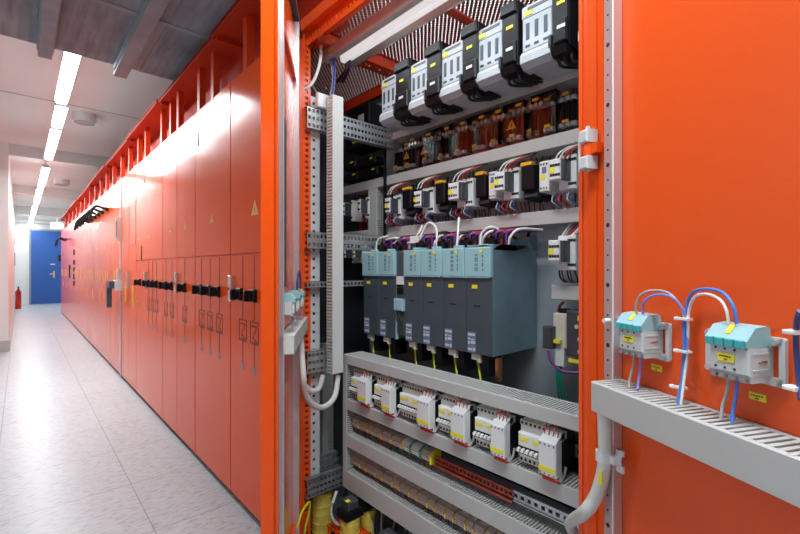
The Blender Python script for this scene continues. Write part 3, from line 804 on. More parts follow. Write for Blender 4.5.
solo('cable_label', MB().box(1.22, 1.224, Yx(418, 1.22), Yx(410, 1.22), PX(413, 243, 1.22).z, PX(413, 236, 1.22).z), 'label_white', 'white cable marker lying above the drive gap', 'label')
cable('black_hose', [PX(500, 236, 1.3), PX(506, 232, 1.32), PX(518, 240, 1.38), PX(526, 242, 1.42), PX(529, 232, 1.47)], .006, 'cable_black', 'black cable running right from the drive tops', 'cable')
for i, (a, b) in enumerate(((430, 452), (455, 475), (474, 496))):
    cable('black_cable', [PX(a, 245, 1.25), PX(a+4, 236, 1.25), PX((a+b)/2+4, 232, 1.27), PX(b+4, 238, 1.33)], .0055, 'cable_black', 'black cable bending over the drives, %s' % ['left one', 'middle one', 'right one'][i])

# ================================================================== MOTOR STARTERS (lower panel)
ms = [(350.5, 357, 366, 374, 377), (373.5, 381, 390, 401, 387), (399, 416.5, 429, 437, 398), (437.5, 450, 464, 473, 406), (474, 490, 504, 515, 417), (517.5, 538, 556, 566, 432)]
XM = 1.035
for i, (pa, pb, pc, pd, _) in enumerate(ms):
    y0 = Yx(pa, XM+.03); yb = Yx(pb, XM); yc = Yx(pc, XM)
    lab = 'white motor starter with yellow labels and small levers, %s of the six' % ['leftmost', 'second from left', 'third from left', 'fourth from left', 'fifth from left', 'rightmost'][i]
    z0 = .725
    t = thing('motor_starter', lab, 'motor starter', (XM, y0, z0), RI)
    xb = y0-yb; xc = y0-yc; D = .105
    # left breaker part
    part('breaker_body', MB().cbox(0, xb, .032, D, .018, .085, .003).box(0.0, xb, .048, D, .085, .104), 'white_plastic', t)
    part('upper_terminal_strip', MB().box(.0, xb-.001, .044, D-.01, .104, .118), 'cream_plastic', t)
    part('lower_terminal_strip', MB().box(.001, xb-.002, .040, .05, .0, .018), 'cream_plastic', t)
    n = max(2, int(round(xb/.0135)))
    hol = MB()
    for k in range(n):
        x = (k+.5)*xb/n; hol.box(x-.003, x+.003, .0425, .044, .107, .114).box(x-.003, x+.003, .039, .041, .004, .012)
    part('terminal_hole', hol, 'black_ink', t)['kind'] = 'stuff'
    part('yellow_label', MB().box(.005, xb*.40, .0305, .032, .064, .074), 'yellow', t)
    part('yellow_label', MB().box(xb*.56, xb-.006, .0305, .032, .064, .074), 'yellow', t)
    part('lever_slot', MB().box(.001, xb-.002, .0305, .032, .026, .048), 'black_plastic', t)
    for k in range(n):
        x = (k+.5)*xb/n
        part('switch_lever', MB().prism([(.032, .028), (.019, .034), (.021, .042), (.032, .044)], 'x', x-.004, x+.004), 'white_plastic', t)
    # right control module
    cm = MB().cbox(xb, xc, 0, .03, .006, .098, .003)
    part('control_module', cm, 'white_plastic', t)
    tb = MB()
    for k in range(4):
        x = xb+(k+.5)*(xc-xb)/4
        tb.box(x-.0022, x+.0022, -.001, 0, .086, .091).box(x-.0022, x+.0022, -.001, 0, .010, .014)
    part('terminal_mark', tb, 'dull_blue', t)['kind'] = 'stuff'
    part('yellow_label', MB().box(xb+.002, xc-.002, -.0012, 0, .018, .030), 'yellow', t)
    part('side_housing', MB().box(xb+.001, xc-.001, .03, D, .0, .095), 'black_plastic', t)
    part('top_terminal', MB().prism([(.002, .098), (.04, .118), (.05, .112), (.04, .085), (.03, .085)], 'x', xb+.002, xc-.001).box(xb+.002, xc-.001, .03, .06, .098, .116), 'pale_plastic', t)
    part('foot_clip', MB().prism([(.0, .006), (.02, -.004), (.03, .018), (.04, .0), (.05, .025), (.06, .02), (.05, .0), (.03, -.012)], 'x', xc-.007, xc), 'white_plastic', t)
    rw = MB()
    for k in range(4):
        x = xb+(k+.5)*(xc-xb)/4
        rw.tube([(x, .02, .105), (x+.001, .028, .128), (x, .06, .134+random.uniform(0, .01))], .0016, 5, k % 2)
    part('wire', rw, ['cable_red', 'cable_brown'], t)['kind'] = 'stuff'
    rb_ = MB().box(xb+.004, xc-.002, .015, .05, -.012, .0)
    for k in range(4):
        x = xb+.006+k*.010; rb_.tube([(x, .03, -.01), (x, .034, -.03), (x, .04, -.045)], .002, 5)
    part('lower_plug', rb_, 'cable_red', t, label='dark red plug under the module')
# panel behind lower devices
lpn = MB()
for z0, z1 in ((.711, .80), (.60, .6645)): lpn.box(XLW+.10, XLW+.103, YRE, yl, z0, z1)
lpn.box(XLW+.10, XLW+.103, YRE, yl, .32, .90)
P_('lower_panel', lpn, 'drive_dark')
P_('din_rail', MB().slotted('yz', YRE, yl, .755, .79, XLW+.09, XLW+.093, .012, .02, .011), 'zinc_dark')

# ================================================================== TERMINAL BLOCKS
def terminal(w, m, name='terminal_block'):
    mb = MB().prism([(.0, .0), (.0, .018), (.008, .030), (.022, .034), (.05, .034), (.05, -.004), (.010, -.008)], 'x', 0, w-.001)
    return mb
XT = 1.085
def terms(zz_, pxs, labf, grp, kinds):
    for i in range(len(pxs)-1):
        ya = Yx(pxs[i], XT); yb = Yx(pxs[i+1], XT); w = ya-yb
        k = kinds(i)
        lab = labf(i)
        t = thing('terminal_block', lab, 'terminal block', (XT, ya, zz_), RI, grp if k == 'b' else None)
        ye = k == 'y'
        if k == 'b': part('body', terminal(w*.86, 0), 'beige_terminal', t); part('end_clamp', MB().prism([(-.002, -.002), (-.002, .016), (.02, .03), (.05, .03), (.05, -.002)], 'x', w*.86, w-.0006), 'amber' if i % 2 else 'winding', t, label='yellow end clamp')
        elif k == 'w': part('body', terminal(w*.8, 0), 'white_plastic', t); part('end_clamp', MB().prism([(-.003, -.003), (-.003, .02), (.02, .036), (.05, .036), (.05, -.003)], 'x', w*.8, w-.001), 'cable_green', t, label='green end clamp')
        else: part('body', terminal(w*.84, 0), 'beige_terminal', t); part('end_clamp', MB().prism([(-.004, -.008), (-.004, .02), (.02, .036), (.05, .036), (.05, -.008)], 'x', w*.84, w-.001), 'yellow', t, label='yellow end plate')
        nn = max(1, int(w/.008)); sl = MB()
        for q_ in range(nn): sl.box(q_*w*.86/nn+.0015, q_*w*.86/nn+.0045, -.0008, .0, .003, .006).box(q_*w*.86/nn+.0015, q_*w*.86/nn+.0045, -.0008, .0, .011, .015)
        part('screw_hole', sl, 'black_ink', t)['kind'] = 'stuff'
pa = [350, 357.5, 367.5, 373, 381, 391.5, 400, 408, 416.5, 428]
k1 = 'bbbbb' + 'wwwy'
terms(.592, [352, 359, 368, 373.5, 382, 392, 401.5, 411, 421, 432], lambda i: 'small brown terminal blocks at the left end of the upper terminal row' if i < 6 else ['white terminal block with green clamp in the upper terminal row, left one', 'white terminal block with green clamp in the upper terminal row, right one', 'brown terminal block with a yellow end plate closing the upper terminal row'][i-6], 'brown blocks of the upper terminal row', lambda i: 'b' if i < 6 else ('w' if i < 8 else 'y'))
px_ = [351]; st = [6.5, 9.5, 6, 9]
while px_[-1] < 505: px_.append(px_[-1]+st[len(px_) % 4]*(1+(px_[-1]-351)/420))
terms(.425, px_, lambda i: 'small brown terminal block with yellow clamp in the long lowest terminal row', 'brown blocks of the lowest terminal row', lambda i: 'b')
# rails beside the terminals
ya = Yx(433, XT)
solo('copper_busbar', MB().slotted('yz', Yx(511, XT), ya, .592, .617, XT+.01, XT+.014, .010, .016, .008).box(XT+.004, XT+.02, Yx(511, XT), ya, .580, .588), 'copper_red', 'dark red slotted bar right of the upper terminal row', 'busbar')
solo('din_rail', MB().slotted('yz', YRE, Yx(511, XT)-.003, .592, .619, XT+.01, XT+.013, .012, .022, .008).box(XT+.006, XT+.013, YRE, Yx(511, XT)-.003, .588, .592).box(XT+.006, XT+.013, YRE, Yx(511, XT)-.003, .619, .622), 'zinc', 'blue-grey slotted mounting rail at the right below the starters', 'rail')
solo('din_rail', MB().slotted('yz', YRE, yl, .425, .45, XT+.05, XT+.053, .012, .022, .008), 'zinc', 'mounting rail under the long lowest terminal row', 'rail')
def stringy(n, ya, yb, z0, z1, x, label, mats, sag=.02, r=.0016, grp=None, dy=.02, name='wire_bundle'):
    mb = MB()
    for i in range(n):
        y = ya+(yb-ya)*(i+random.random()*.8)/n
        o = random.uniform(-dy, dy); 
        mb.tube([(x+random.uniform(-.01, .01), y, z0), (x-random.uniform(0, sag), y+o*.6, (z0+z1)/2), (x+random.uniform(-.01, .015), y+o, z1)], r, 5, random.randrange(len(mats)))
    o = solo(name, mb, mats, label, 'wires', grp); o['kind'] = 'stuff'; return o
stringy(26, Yx(352, 1.1), Yx(432, 1.1), .55, .586, 1.105, 'thin red and blue wires under the upper terminal row', ['cable_red', 'cable_navy', 'cable_black'], .004)
stringy(44, Yx(352, 1.1), Yx(505, 1.1), .392, .42, 1.105, 'thin red and blue wires under the lowest terminal row', ['cable_red', 'cable_navy', 'cable_black'], .004)

# ================================================================== CONTACTOR ROW
def contactor(pxs, zc, label, X=1.32, big=1.0, twin=False):
    pa, pb = pxs
    ya, yb = Yx(pa, X), Yx(pb, X+.04); W = ya-yb; h = .115*big
    t = thing('contactor', label, 'contactor', (X, ya, zc-h/2), RI)
    D = 1.48-X
    part('base_body', MB().cbox(0.01, W, .045, D, 0, h, .003), 'white_plastic', t)
    hb = MB()
    for fx in (.62, .75, .88):
        for z in (.12, .82): hb.box(W*fx, W*fx+.009, .0435, .045, h*z, h*z+.009)
    part('terminal_hole', hb, 'black_ink', t)['kind'] = 'stuff'
    part('front_block', MB().cbox(0, W*.55, 0, .045, h*.26, h*.86, .003), 'white_plastic', t)
    h2 = MB()
    for r_ in range(2):
        for c in range(4): h2.box(W*.05+c*W*.125, W*.05+c*W*.125+.008, -.001, 0, h*(.36+.28*r_), h*(.36+.28*r_)+.009)
    part('front_screw', h2, 'black_ink', t)['kind'] = 'stuff'
    part('yellow_label', MB().box(W*.02, W*.26, -.0016, -.0004, h*.46, h*.62), 'yellow', t)
    part('side_block', MB().cbox(W*.55, W*.74, .004, .045, h*.24, h*.84, .003), 'dark_plastic', t)
    return t
cz = 1.588
cd = [((384.7, 399.7), 'small white contactor at the left end of the upper row'), ((413.5, 432.5), 'small white contactor, second from left in the upper row'),
      ((448, 472), 'white contactor, third from left in the upper row'), ((494, 518), 'white contactor, fourth from left in the upper row'), ((549, 575.5), 'white contactor at the right end of the upper row')]
for i, (p, l) in enumerate(cd): contactor(p, cz+(.006*i-.012), l)
for (pa, pb, l) in ((488.5, 496, 'slim white auxiliary relay left of the fourth contactor'), (539, 549.5, 'slim white auxiliary relay left of the rightmost contactor')):
    ya, yb = Yx(pa, 1.35), Yx(pb, 1.35); W = ya-yb
    t = thing('auxiliary_relay', l, 'relay', (1.35, ya, 1.545), RI)
    part('body', MB().cbox(0, W-.002, 0, .13, 0, .105, .003), 'white_plastic', t)
    part('yellow_label', MB().box(W*.15, W*.6, -.001, 0, .04, .058), 'yellow', t)
    part('dial', MB().box(W*.3, W*.7, -.0015, 0, .062, .084), 'dull_blue', t)
    mb = MB()
    for c in range(3): mb.box(W*(.14+.26*c), W*(.14+.26*c)+.005, -.001, 0, .008, .014).box(W*(.14+.26*c), W*(.14+.26*c)+.005, -.001, 0, .09, .097)
    part('terminal_hole', mb, 'black_ink', t)['kind'] = 'stuff'
bl = [(401, 412.5), (434, 446), (474, 487), (519, 536)]
for i, (pa, pb) in enumerate(bl):
    X = 1.35; ya, yb = Yx(pa, X), Yx(pb, X); W = ya-yb
    t = thing('black_contactor', 'black contactor with a yellow top tag between white ones, %s' % ['leftmost', 'second from left', 'third from left', 'rightmost'][i], 'contactor', (X, ya, 1.53), RI)
    part('body', MB().cbox(0, W, .03, .13, 0, .12, .004).cbox(W*.1, W*.85, 0, .035, .03, .115, .004), 'black_plastic', t)
    for z in (.012, .10): part('terminal_wing', MB().box(-.006, W+.004, .04, .07, z, z+.01), 'dark_plastic', t)
    part('yellow_label', MB().box(W*.12, W*.75, -.002, .02, .117, .129), 'amber', t)
    part('small_terminals', MB().box(W*.1, W*.9, .02, .03, .006, .018), 'dark_plastic', t)
# wires over and under the contactors
for i, (p, _) in enumerate(cd):
    ya, yb = Yx(p[0], 1.36), Yx(p[1], 1.36)
    w = MB()
    for k in range(4):
        y = ya-(ya-yb)*(.2+.18*k)
        w.tube([(1.36, y, cz+.055), (1.365, y-.02, cz+.085), (1.40, y-.055-.01*k, 1.70)], .003, 6, 0 if k < 2 else (1 if k == 2 else 2))
    solo('contactor_wires', w, ['cable_white', 'cable_red', 'cable_brown'], 'white and red wires rising from the %s' % ['leftmost contactor', 'second contactor', 'third contactor', 'fourth contactor', 'rightmost contactor'][i], 'wires')
    w = MB()
    for k in range(6):
        y = ya-(ya-yb)*(.1+.15*k)
        w.tube([(1.37, y, cz-.055), (1.35-.006*(k % 3), y-.01, cz-.085), (1.40, y-.03+.02*(k % 2), 1.483)], .0028, 6, k % 4)
    solo('contactor_wires', w, ['cable_grey', 'cable_navy', 'cable_red', 'cable_brown'], 'blue grey and brown wires looping below the %s' % ['leftmost contactor', 'second contactor', 'third contactor', 'fourth contactor', 'rightmost contactor'][i], 'wires')
stringy(70, 1.60, .46, 1.484, 1.697, 1.462, 'many thin dark brown and grey wires behind the contactors', ['cable_brown', 'cable_brown', 'cable_grey', 'cable_black', 'cable_navy'], .02, .0025, dy=.03)

# right hand small group
contactor((548, 575), PX(560, 253, 1.34).z, 'white contactor with yellow label right of the drives', X=1.30)
w = MB()
for k in range(7):
    y = Yx(559+2.2*k, 1.37)
    w.tube([(1.37, y, 1.30), (1.37+.004*k, y-.004, 1.25), (1.42, y+.005, q.z+.26)], .0032, 6, k % 3)
solo('wire_bundle', w, ['cable_black', 'cable_brown', 'cable_grey'], 'black and brown wires between the right contactor and short duct', 'wires')
w = MB()
for k in range(7):
    y = Yx(558+2.4*k, 1.37)
    w.tube([(1.37, y, 1.365), (1.38, y-.01, 1.39), (1.42, y-.02-.004*k, 1.434)], .003, 6, k % 4)
solo('wire_bundle', w, ['cable_white', 'cable_grey', 'cable_brown', 'cable_red'], 'wires fanning from the right contactor up to the duct', 'wires')
X = 1.34
ya = Yx(549.5, X); yb = Yx(563, X); zb_ = PX(556, 349, X).z; zt_ = PX(556, 314, X).z
t = thing('interface_module', 'upright beige and black interface module with yellow tag at the right', 'module', (X, ya, zb_), RI)
W = ya-yb; H = zt_-zb_
part('body', MB().cbox(0, W, .02, .13, 0, H, .004), 'cream_plastic', t)
part('dark_side', MB().box(W, W+.03, .03, .13, 0, H), 'black_plastic', t)
part('left_plug', MB().cbox(-.022, .012, -.01, .03, -.002, H*.62, .005), 'dark_plastic', t)
part('yellow_tag', MB().box(.004, .034, .004, .02, .018, .03), 'yellow', t)
part('top_gland', MB().cyl((W*.45, .06, H), (W*.45, .06, H+.014), .02, 14), 'black_plastic', t)
part('cable_ends', MB().box(W*.2, W*.85, .02, .05, -.06, 0), 'white_plastic', t)
t = thing('relay_stack', 'dark relay stack with yellow tags half hidden behind the orange post', 'relay', (1.36, Yx(566, 1.36), zb_-.02), RI)
part('body', MB().cbox(0, .07, 0, .11, 0, .15, .004), 'dark_plastic', t)
part('yellow_tag', MB().box(.01, .05, -.004, 0, -.02, -.008), 'yellow', t)
part('yellow_tag', MB().box(.04, .06, -.002, 0, .12, .135), 'yellow', t)
part('screw_terminal', MB().cyl((.04, -.01, .1), (.04, 0, .1), .007).cyl((.05, -.01, .06), (.05, 0, .06), .007).cyl((.05, -.01, .02), (.05, 0, .02), .007), 'silver', t)
cable('purple_cable', [PX(548, 350, 1.31), PX(551, 361, 1.31), PX(560, 370, 1.32), PX(572, 372.5, 1.33), PX(582, 372.5, 1.34)], .0045, 'cable_purple', 'purple cable curving from the module to the orange post')
cable('red_cable', [PX(564, 302, 1.43), PX(560, 306, 1.42), PX(558, 313, 1.41)], .005, 'cable_red', 'short dark red cable entering the module top')
w = MB()
for k, p in enumerate((556, 559, 562)): w.tube([PX(p, 358, 1.38), PX(p+1-k, 378, 1.38), PX(p+3, 398, 1.40)], .004, 6)
solo('green_cables', w, 'cable_green', 'teal green cables dropping behind the wire duct at the right', 'cables')

# ================================================================== TOP SWITCHES
XU = 1.21
tops = [(379.5, 394, 413), (408.5, 425, 444.5), (439, 460.5, 481.5), (475, 500, 521), (520, 550, 573), (578, 600, 612)]
tl = ['leftmost', 'second from left', 'third from left', 'fourth from left', 'fifth from left', 'rightmost, partly behind the orange post']
zt0, zt1 = 1.925, 2.135
for i, (pa, pb, pc) in enumerate(tops):
    ya, yb, yc = Yx(pa, XU), Yx(pb, XU), Yx(pc-3.5, XU)
    if i == 5: yb = max(yb, .46); 
    W = ya-yb; D = 1.49-XU
    t = thing('fuse_switch', 'large white fuse switch at the cabinet top, %s' % tl[i], 'switch', (XU, ya, zt0), RI)
    part('body', MB().cbox(0, W, .05, D, .012, .20, .004), 'switch_white', t)
    part('front_panel', MB().cbox(0, W, .012, .052, .055, .165, .004), 'switch_white', t)
    part('lower_ledge', MB().prism([(.0, .016), (.0, .04), (.012, .055), (.06, .055), (.06, .0), (.02, .0)], 'x', .0, W), 'switch_white', t)
    part('upper_ledge', MB().prism([(.012, .165), (.012, .20), (.03, .215), (.09, .215), (.09, .165)], 'x', 0, W), 'switch_white', t)
    gr = MB()
    for c in range(3):
        x = W*(.2+.3*c); gr.box(x-.006, x+.006, .0105, .012, .092, .145).box(x-.008, x+.008, .0105, .012, .068, .075)
    part('front_slot', gr, 'slate', t)
    part('top_recess', MB().box(W*.2, W*.9, .0105, .014, .186, .195), 'dark_plastic', t)
    part('yellow_label', MB().box(W*.08, W*.35, .0100, .0125, .170, .184), 'yellow', t)
    if i == 5: continue
    W2_ = yb-yc
    t = thing('power_contactor', 'large black contactor beside a white fuse switch at the top, %s' % tl[i], 'contactor', (XU, yb-.002, zt0), RI)
    part('body', MB().cbox(0, W2_-.006, .004, D, .022, .235, .006).prism([(-.012, .022), (.0, .0), (.05, .0), (.05, .022)], 'x', .004, W2_-.01), 'black_plastic', t)
    part('front_step', MB().cbox(.012, W2_-.006, -.010, .006, .03, .10, .005), 'black_plastic', t)
    part('top_step', MB().cbox(.0, W2_-.006, -.006, .006, .195, .235, .005), 'black_plastic', t)
    part('yellow_label', MB().box(W2_*.3, W2_*.3+.026, .002, .0045, .150, .160), 'yellow', t)
    part('rating_label', MB().box(W2_*.42, W2_*.42+.026, -.012, -.010, .070, .080), 'pale_plastic', t)
    part('side_clip', MB().box(-.008, .0, .0, .05, .03, .07), 'dark_plastic', t)
    w = MB()
    for k in range(3): w.tube([(XU+.03, yb-.012-.02*k, zt0+.005), (XU+.045, yb-.016-.02*k, zt0-.02), (1.36, yb-.03-.02*k, 1.93)], .005, 6)
    solo('black_wires', w, 'cable_black', 'three short black wires below the top contactors, %s' % tl[i], 'wires')
# tall black device in neighbour bay
p = PX(346, 124, 1.36); q2 = PX(369, 84, 1.36)
t = thing('tall_contactor', 'tall black device with a white label in the neighbouring bay', 'contactor', (1.36, p.y, 1.93), RI)
W = p.y-q2.y
part('body', MB().cbox(0, W, 0, .12, 0, .22, .006), 'black_plastic', t)
part('rating_label', MB().box(W*.55, W*.55+.05, -.002, 0, .10, .17), 'label_white', t)
part('yellow_label', MB().box(W*.3, W*.3+.026, -.002, 0, .03, .04), 'yellow', t)
part('fins', MB().box(-.01, 0, .01, .12, .02, .2), 'dark_plastic', t)
# grey box on upper side rail
solo('junction_box', MB().cbox(.945, 1.0, 1.58, 1.60, 1.968, 2.03, .004), 'white_plastic', 'small white box standing on the upper side rail', 'box')
for i, (pa, pb, z) in enumerate(((343, 351, 1.60), (357.5, 368, 1.60), (344, 352, 1.365), (352.5, 362, 1.365))):
    contactor((pa, pb), z, 'small contactor in the neighbouring bay, %s' % ['upper left', 'upper right', 'lower left', 'lower right'][i], X=1.33)
for i, (pa, pb, z) in enumerate(((345, 358, 1.86), (360, 378, 1.85), (345, 360, 1.79), (362, 380, 1.79))):
    ya, yb = Yx(pa, 1.40), Yx(pb, 1.40)
    solo('plug_in_relay', MB().cbox(1.38, 1.45, yb, ya, z-.02, z+.02, .004).box(1.379, 1.381, yb+.02, yb+.045, z+.005, z+.013, 1), ['black_plastic', 'yellow'], 'black relay base in the dark neighbouring bay, %s' % ['upper left', 'upper right', 'lower left', 'lower right'][i], 'relay')

# ================================================================== FUSE HOLDERS UNDER CLEAR COVERS
XC = 1.385
cov = [(424, 441), (449, 467.5), (467.5, 498), (503, 524), (531, 556)]
fh = [(391, 400), (402, 412), (420, 429), (435, 447), (452, 463), (468, 482), (487, 500), (505, 519), (524, 535), (541, 552), (557, 575)]
for i, (pa, pb) in enumerate(fh):
    ya, yb = Yx(pa, XC+.03), Yx(pb, XC+.03); W = ya-yb
    t = thing('fuse_holder', 'dark fuse holder with white ends and yellow tags in the covered row, %s' % (ORD[i] if i < 10 else 'rightmost'), 'fuse holder', (XC+.03, ya, 1.765), RI)
    part('base', MB().cbox(0, W, .03, .075, .0, .13, .003), 'copper_red' if 2 < i < 9 else 'dark_plastic', t)
    tm = MB()
    for z in (.012, .102):
        tm.cbox(W*.05, W*.3, .008, .03, z, z+.014, .003).cbox(W*.38, W*.62, .008, .03, z+.002, z+.016, .003).cbox(W*.7, W*.95, .008, .03, z, z+.014, .003)
    part('terminal', tm, 'pale_plastic', t)
    ft = MB()
    for c in (.2, .5, .8): ft.cyl((W*c, .02, .026), (W*c, .02, .102), .006, 8)
    part('fuse', ft, 'black_plastic', t)
    for z in (.118, .022): part('yellow_tag', MB().box(W*.3, W*.3+.022, -.002, .006, z, z+.010), 'amber', t)
    if i in (1, 2, 7):
        mb = MB(); s = .042; xx = W*.5; zz0 = .05
        mb.prism([(xx-s/2, zz0), (xx+s/2, zz0), (xx, zz0+s*.9)], 'y', -.004, -.002, 0)
        mb.prism([(xx-.004, zz0+.013), (xx-.001, zz0+.006), (xx+.004, zz0+.016), (xx+.001, zz0+.016), (xx+.003, zz0+.027)], 'y', -.0048, -.004, 1)
        part('warning_triangle', mb, ['amber', 'black_ink'], t, label='yellow warning triangle')
for i, (pa, pb) in enumerate(cov):
    ya, yb = Yx(pa, XC), Yx(pb, XC)
    cv = MB().box(XC, XC+.002, yb, ya, 1.762, 1.902).box(XC+.002, XC+.03, yb, ya, 1.900, 1.902).box(XC+.002, XC+.03, yb, yb+.002, 1.762, 1.90).box(XC+.002, XC+.03, ya-.002, ya, 1.762, 1.90)
    solo('clear_cover', cv, 'clear_cover', 'clear plastic cover over the fuse holders, %s' % ['leftmost', 'second from left', 'middle one', 'second from right', 'rightmost'][i], 'cover')
w = stringy(60, 1.62, .46, 1.747, 1.915, 1.455, 'thick dark red and black wires behind the fuse holders', ['cable_brown', 'cable_black', 'cable_brown', 'copper_red'], .02, .004, dy=.03)
stringy(30, 2.0, 1.66, 1.484, 1.697, 1.45, 'thin brown wires in the neighbouring bay behind small contactors', ['cable_brown', 'cable_black', 'cable_red'], .02, .0025, dy=.03)

for i, px in enumerate((415, 431, 449, 465, 484, 501, 521, 538)):
    y = Yx(px, 1.40)
    t = thing('busbar_clamp', 'shiny clamp with a yellow marker on the covered row, %s' % ['leftmost', 'second from left', 'third from left', 'fourth from left', 'fifth from left', 'sixth from left', 'seventh from left', 'rightmost'][i], 'clamp', (1.395, y, 1.79), RI)
    part('clamp_body', MB().cbox(-.03, .03, 0, .02, .068, .086, .003).cyl((-.02, 0, .077), (-.02, -.012, .077), .008, 10).cyl((.0, 0, .077), (.0, -.012, .077), .008, 10).cyl((.02, 0, .077), (.02, -.012, .077), .008, 10), 'silver', t)
    part('yellow_marker', MB().box(-.012, .012, -.014, -.010, .092, .102), 'amber', t)
# ================================================================== CABINET LAMP
t = thing('cabinet_light', 'long aluminium strip light fixed under the cabinet roof', 'light', (1.06, 1.65, 2.205), RI)
L = 1.19
ps0 = 0
part('mount_rail', MB().cbox(0, L, -.05, -.022, -.002, .05, .002), 'alu_pale', t)
part('reflector', MB().prism([(-.022, .012), (.012, .036), (.058, .036), (.092, .010), (.10, .010), (.10, .05), (-.022, .05)], 'x', .02, L), 'aluminium', t)
part('lens', MB().prism([(.014, .036), (.020, .006), (.050, .006), (.056, .036)], 'x', .04, L-.01), 'strip_on', t)
part('yellow_tag', MB().box(.05, .09, -.0515, -.05, .02, .032), 'yellow', t)
area('strip_light', (1.096, 1.0, 2.205), .05, 1.0, 3.2, rot=(0, 0, 0), col=(.88, .97, 1))
# cables at the left top of the cabinet
cable('white_cable', [PX(321, 44, .98), PX(320, 62, .97), PX(314, 80, .95), PX(307, 88, .92), PX(301, 90, .905)], .007, 'cable_white', 'white cable curving down from the cabinet strip light to the left post')
cb_ = MB()
for k, c in enumerate((0, 1, 2)):
    cb_.tube([PX(326+2.2*k, 44, 1.03), PX(330+2*k, 60, 1.03), PX(333+.8*k, 78, 1.02), PX(330.5+1.0*k, 97, .99)], .0055, 6, c)
solo('cable_bundle', cb_, ['cable_grey', 'cable_violet', 'cable_navy'], 'grey and blue cables dropping into the tall upright duct', 'cables')
cb_ = MB()
for k in range(5): cb_.tube([PX(343+1.5*k, 48, 1.1), PX(346+k, 58, 1.1), PX(345+k, 70, 1.12), PX(336+2*k, 82, 1.18)], .005, 6, [0, 0, 1, 0, 2][k])
solo('cable_bundle', cb_, ['cable_black', 'cable_red', 'cable_navy'], 'black and red cables hanging at the strip light end', 'cables')
cable('blue_cable', [PX(300, 92, 1.0), PX(308, 96, 1.0), PX(318, 101, 1.0), PX(327, 105, .99)], .006, 'cable_navy', 'dark blue cable sagging above the upper side rail')
cable('grey_cable', [PX(326, 88, 1.1), PX(318, 94, 1.12), PX(312, 86, 1.12), PX(306, 84, 1.12)], .005, 'cable_grey', 'thin grey cable looping behind the upright rail')

# ================================================================== RIGHT DOOR DEVICES
def rl(px, py, w): return Vector(Rloc(px, py, w))
def converter(s0, z0, label, loc_fn, ROT, sc=1.0, base=True):
    o = loc_fn(s0, 0, z0)
    t = thing('signal_module', label, 'module', tuple(o), ROT)
    W, H = .104*sc, .062*sc
    # mounting plate: rounded frame with an opening at right
    def rr(x0, x1, z0_, z1_, r, n=5):
        P = []
        for cx, cz_, a0 in ((x1-r, z1_-r, 0), (x0+r, z1_-r, 90), (x0+r, z0_+r, 180), (x1-r, z0_+r, 270)):
            for k in range(n): a = math.radians(a0+90*k/(n-1)); P.append((cx+r*math.cos(a), cz_+r*math.sin(a)))
        return P
    part('mounting_plate', MB().prism(rr(0, W*.84, 0, H, .006*sc), 'y', -.006, -.0005).box(W*.82, W*.97, -.006, -.0005, H*.83, H).box(W*.82, W*.97, -.006, -.0005, 0, H*.17).prism(rr(W*.93, W, 0, H, .003*sc), 'y', -.006, -.0005), 'pale_plastic', t)
    sc_ = MB()
    for x, z in ((W*.90, H*.9), (W*.90, H*.10), (W*.06, H*.9), (W*.06, H*.1)): sc_.cyl((x, -.006, z), (x, -.011, z), .0042*sc, 10)
    part('screw', sc_, 'silver', t)
    bx0, bx1 = W*.34, W*.84; d = .042*sc
    part('body', MB().cbox(bx0, bx1, -d, -.006, H*.20, H*.78, .002).box(bx0+.001, bx1-.001, -d*.9, -.006, H*.06, H*.2).box(bx1-.001, bx1+.001, -d*.86, -.010, H*.30, H*.34).box(bx1-.001, bx1+.001, -d*.86, -.010, H*.64, H*.68), 'pale_plastic', t)
    part('side_flange', MB().cbox(bx0-.006, bx0, -d*.82, -.006, H*.15, H*.80, .002), 'pale_plastic', t)
    fe = MB()
    for c in range(4): fe.box(bx0+W*.5*(.04+.25*c), bx0+W*.5*(.04+.25*c)+.007, -d-.0012, -d*.8, H*.07, H*.14)
    part('bottom_clip', fe, 'lens_grey', t)
    part('terminal_cover', MB().prism([(-d*1.02, H*.78), (-d*1.05, H*.92), (-d*.72, H*1.18), (-d*.25, H*1.22), (-d*.10, H*1.16), (-d*.10, H*.80)], 'x', bx0-.004, bx1-.001), 'teal', t, label='pale teal terminal cover')
    tc_ = MB()
    for c in range(4): x = bx0-.003+c*(bx1-bx0)/4; tc_.cbox(x, x+(bx1-bx0)/4-.0012, -d*1.12, -d*.9, H*.76, H*.93, .001)
    part('clear_terminal', tc_, 'teal_clear', t)
    part('yellow_marker', MB().prism([(-d*.93, H*1.02), (-d*.94, H*1.035), (-d*.70, H*1.215), (-d*.69, H*1.20)], 'x', bx0+.019*sc, bx0+.026*sc), 'yellow', t)
    lb = MB().box(bx0+.012*sc, bx0+.034*sc, -d-.0012, -d, H*.43, H*.60)
    for k in range(5): lb.box(bx0+(.015+.0032*k)*sc, bx0+(.0172+.0032*k)*sc, -d-.0018, -d-.0012, H*.53, H*.555, 1)
    lb.box(bx0+.021*sc, bx0+.025*sc, -d-.0018, -d-.0012, H*.47, H*.49, 1)
    part('yellow_label', lb, ['yellow', 'black_ink'], t)
    hl = MB()
    for c in range(3):
        for z in (.30, .70): hl.cyl((bx0+(.009+.0125*c)*sc, -d-.0008, H*z), (bx0+(.009+.0125*c)*sc, -d+.0002, H*z), .0016*sc, 8)
    part('screw_hole', hl, 'black_ink', t)
    part('logo', MB().box(bx1, bx1+.0012, -d*.62, -d*.30, H*.47, H*.50).box(bx1, bx1+.0012, -d*.50, -d*.30, H*.50, H*.52), 'copper', t, label='small orange-brown logo print')
    return t
converter(.079, 1.128, 'grey signal module with teal cover near the hinge of the right door', RW, RROT)
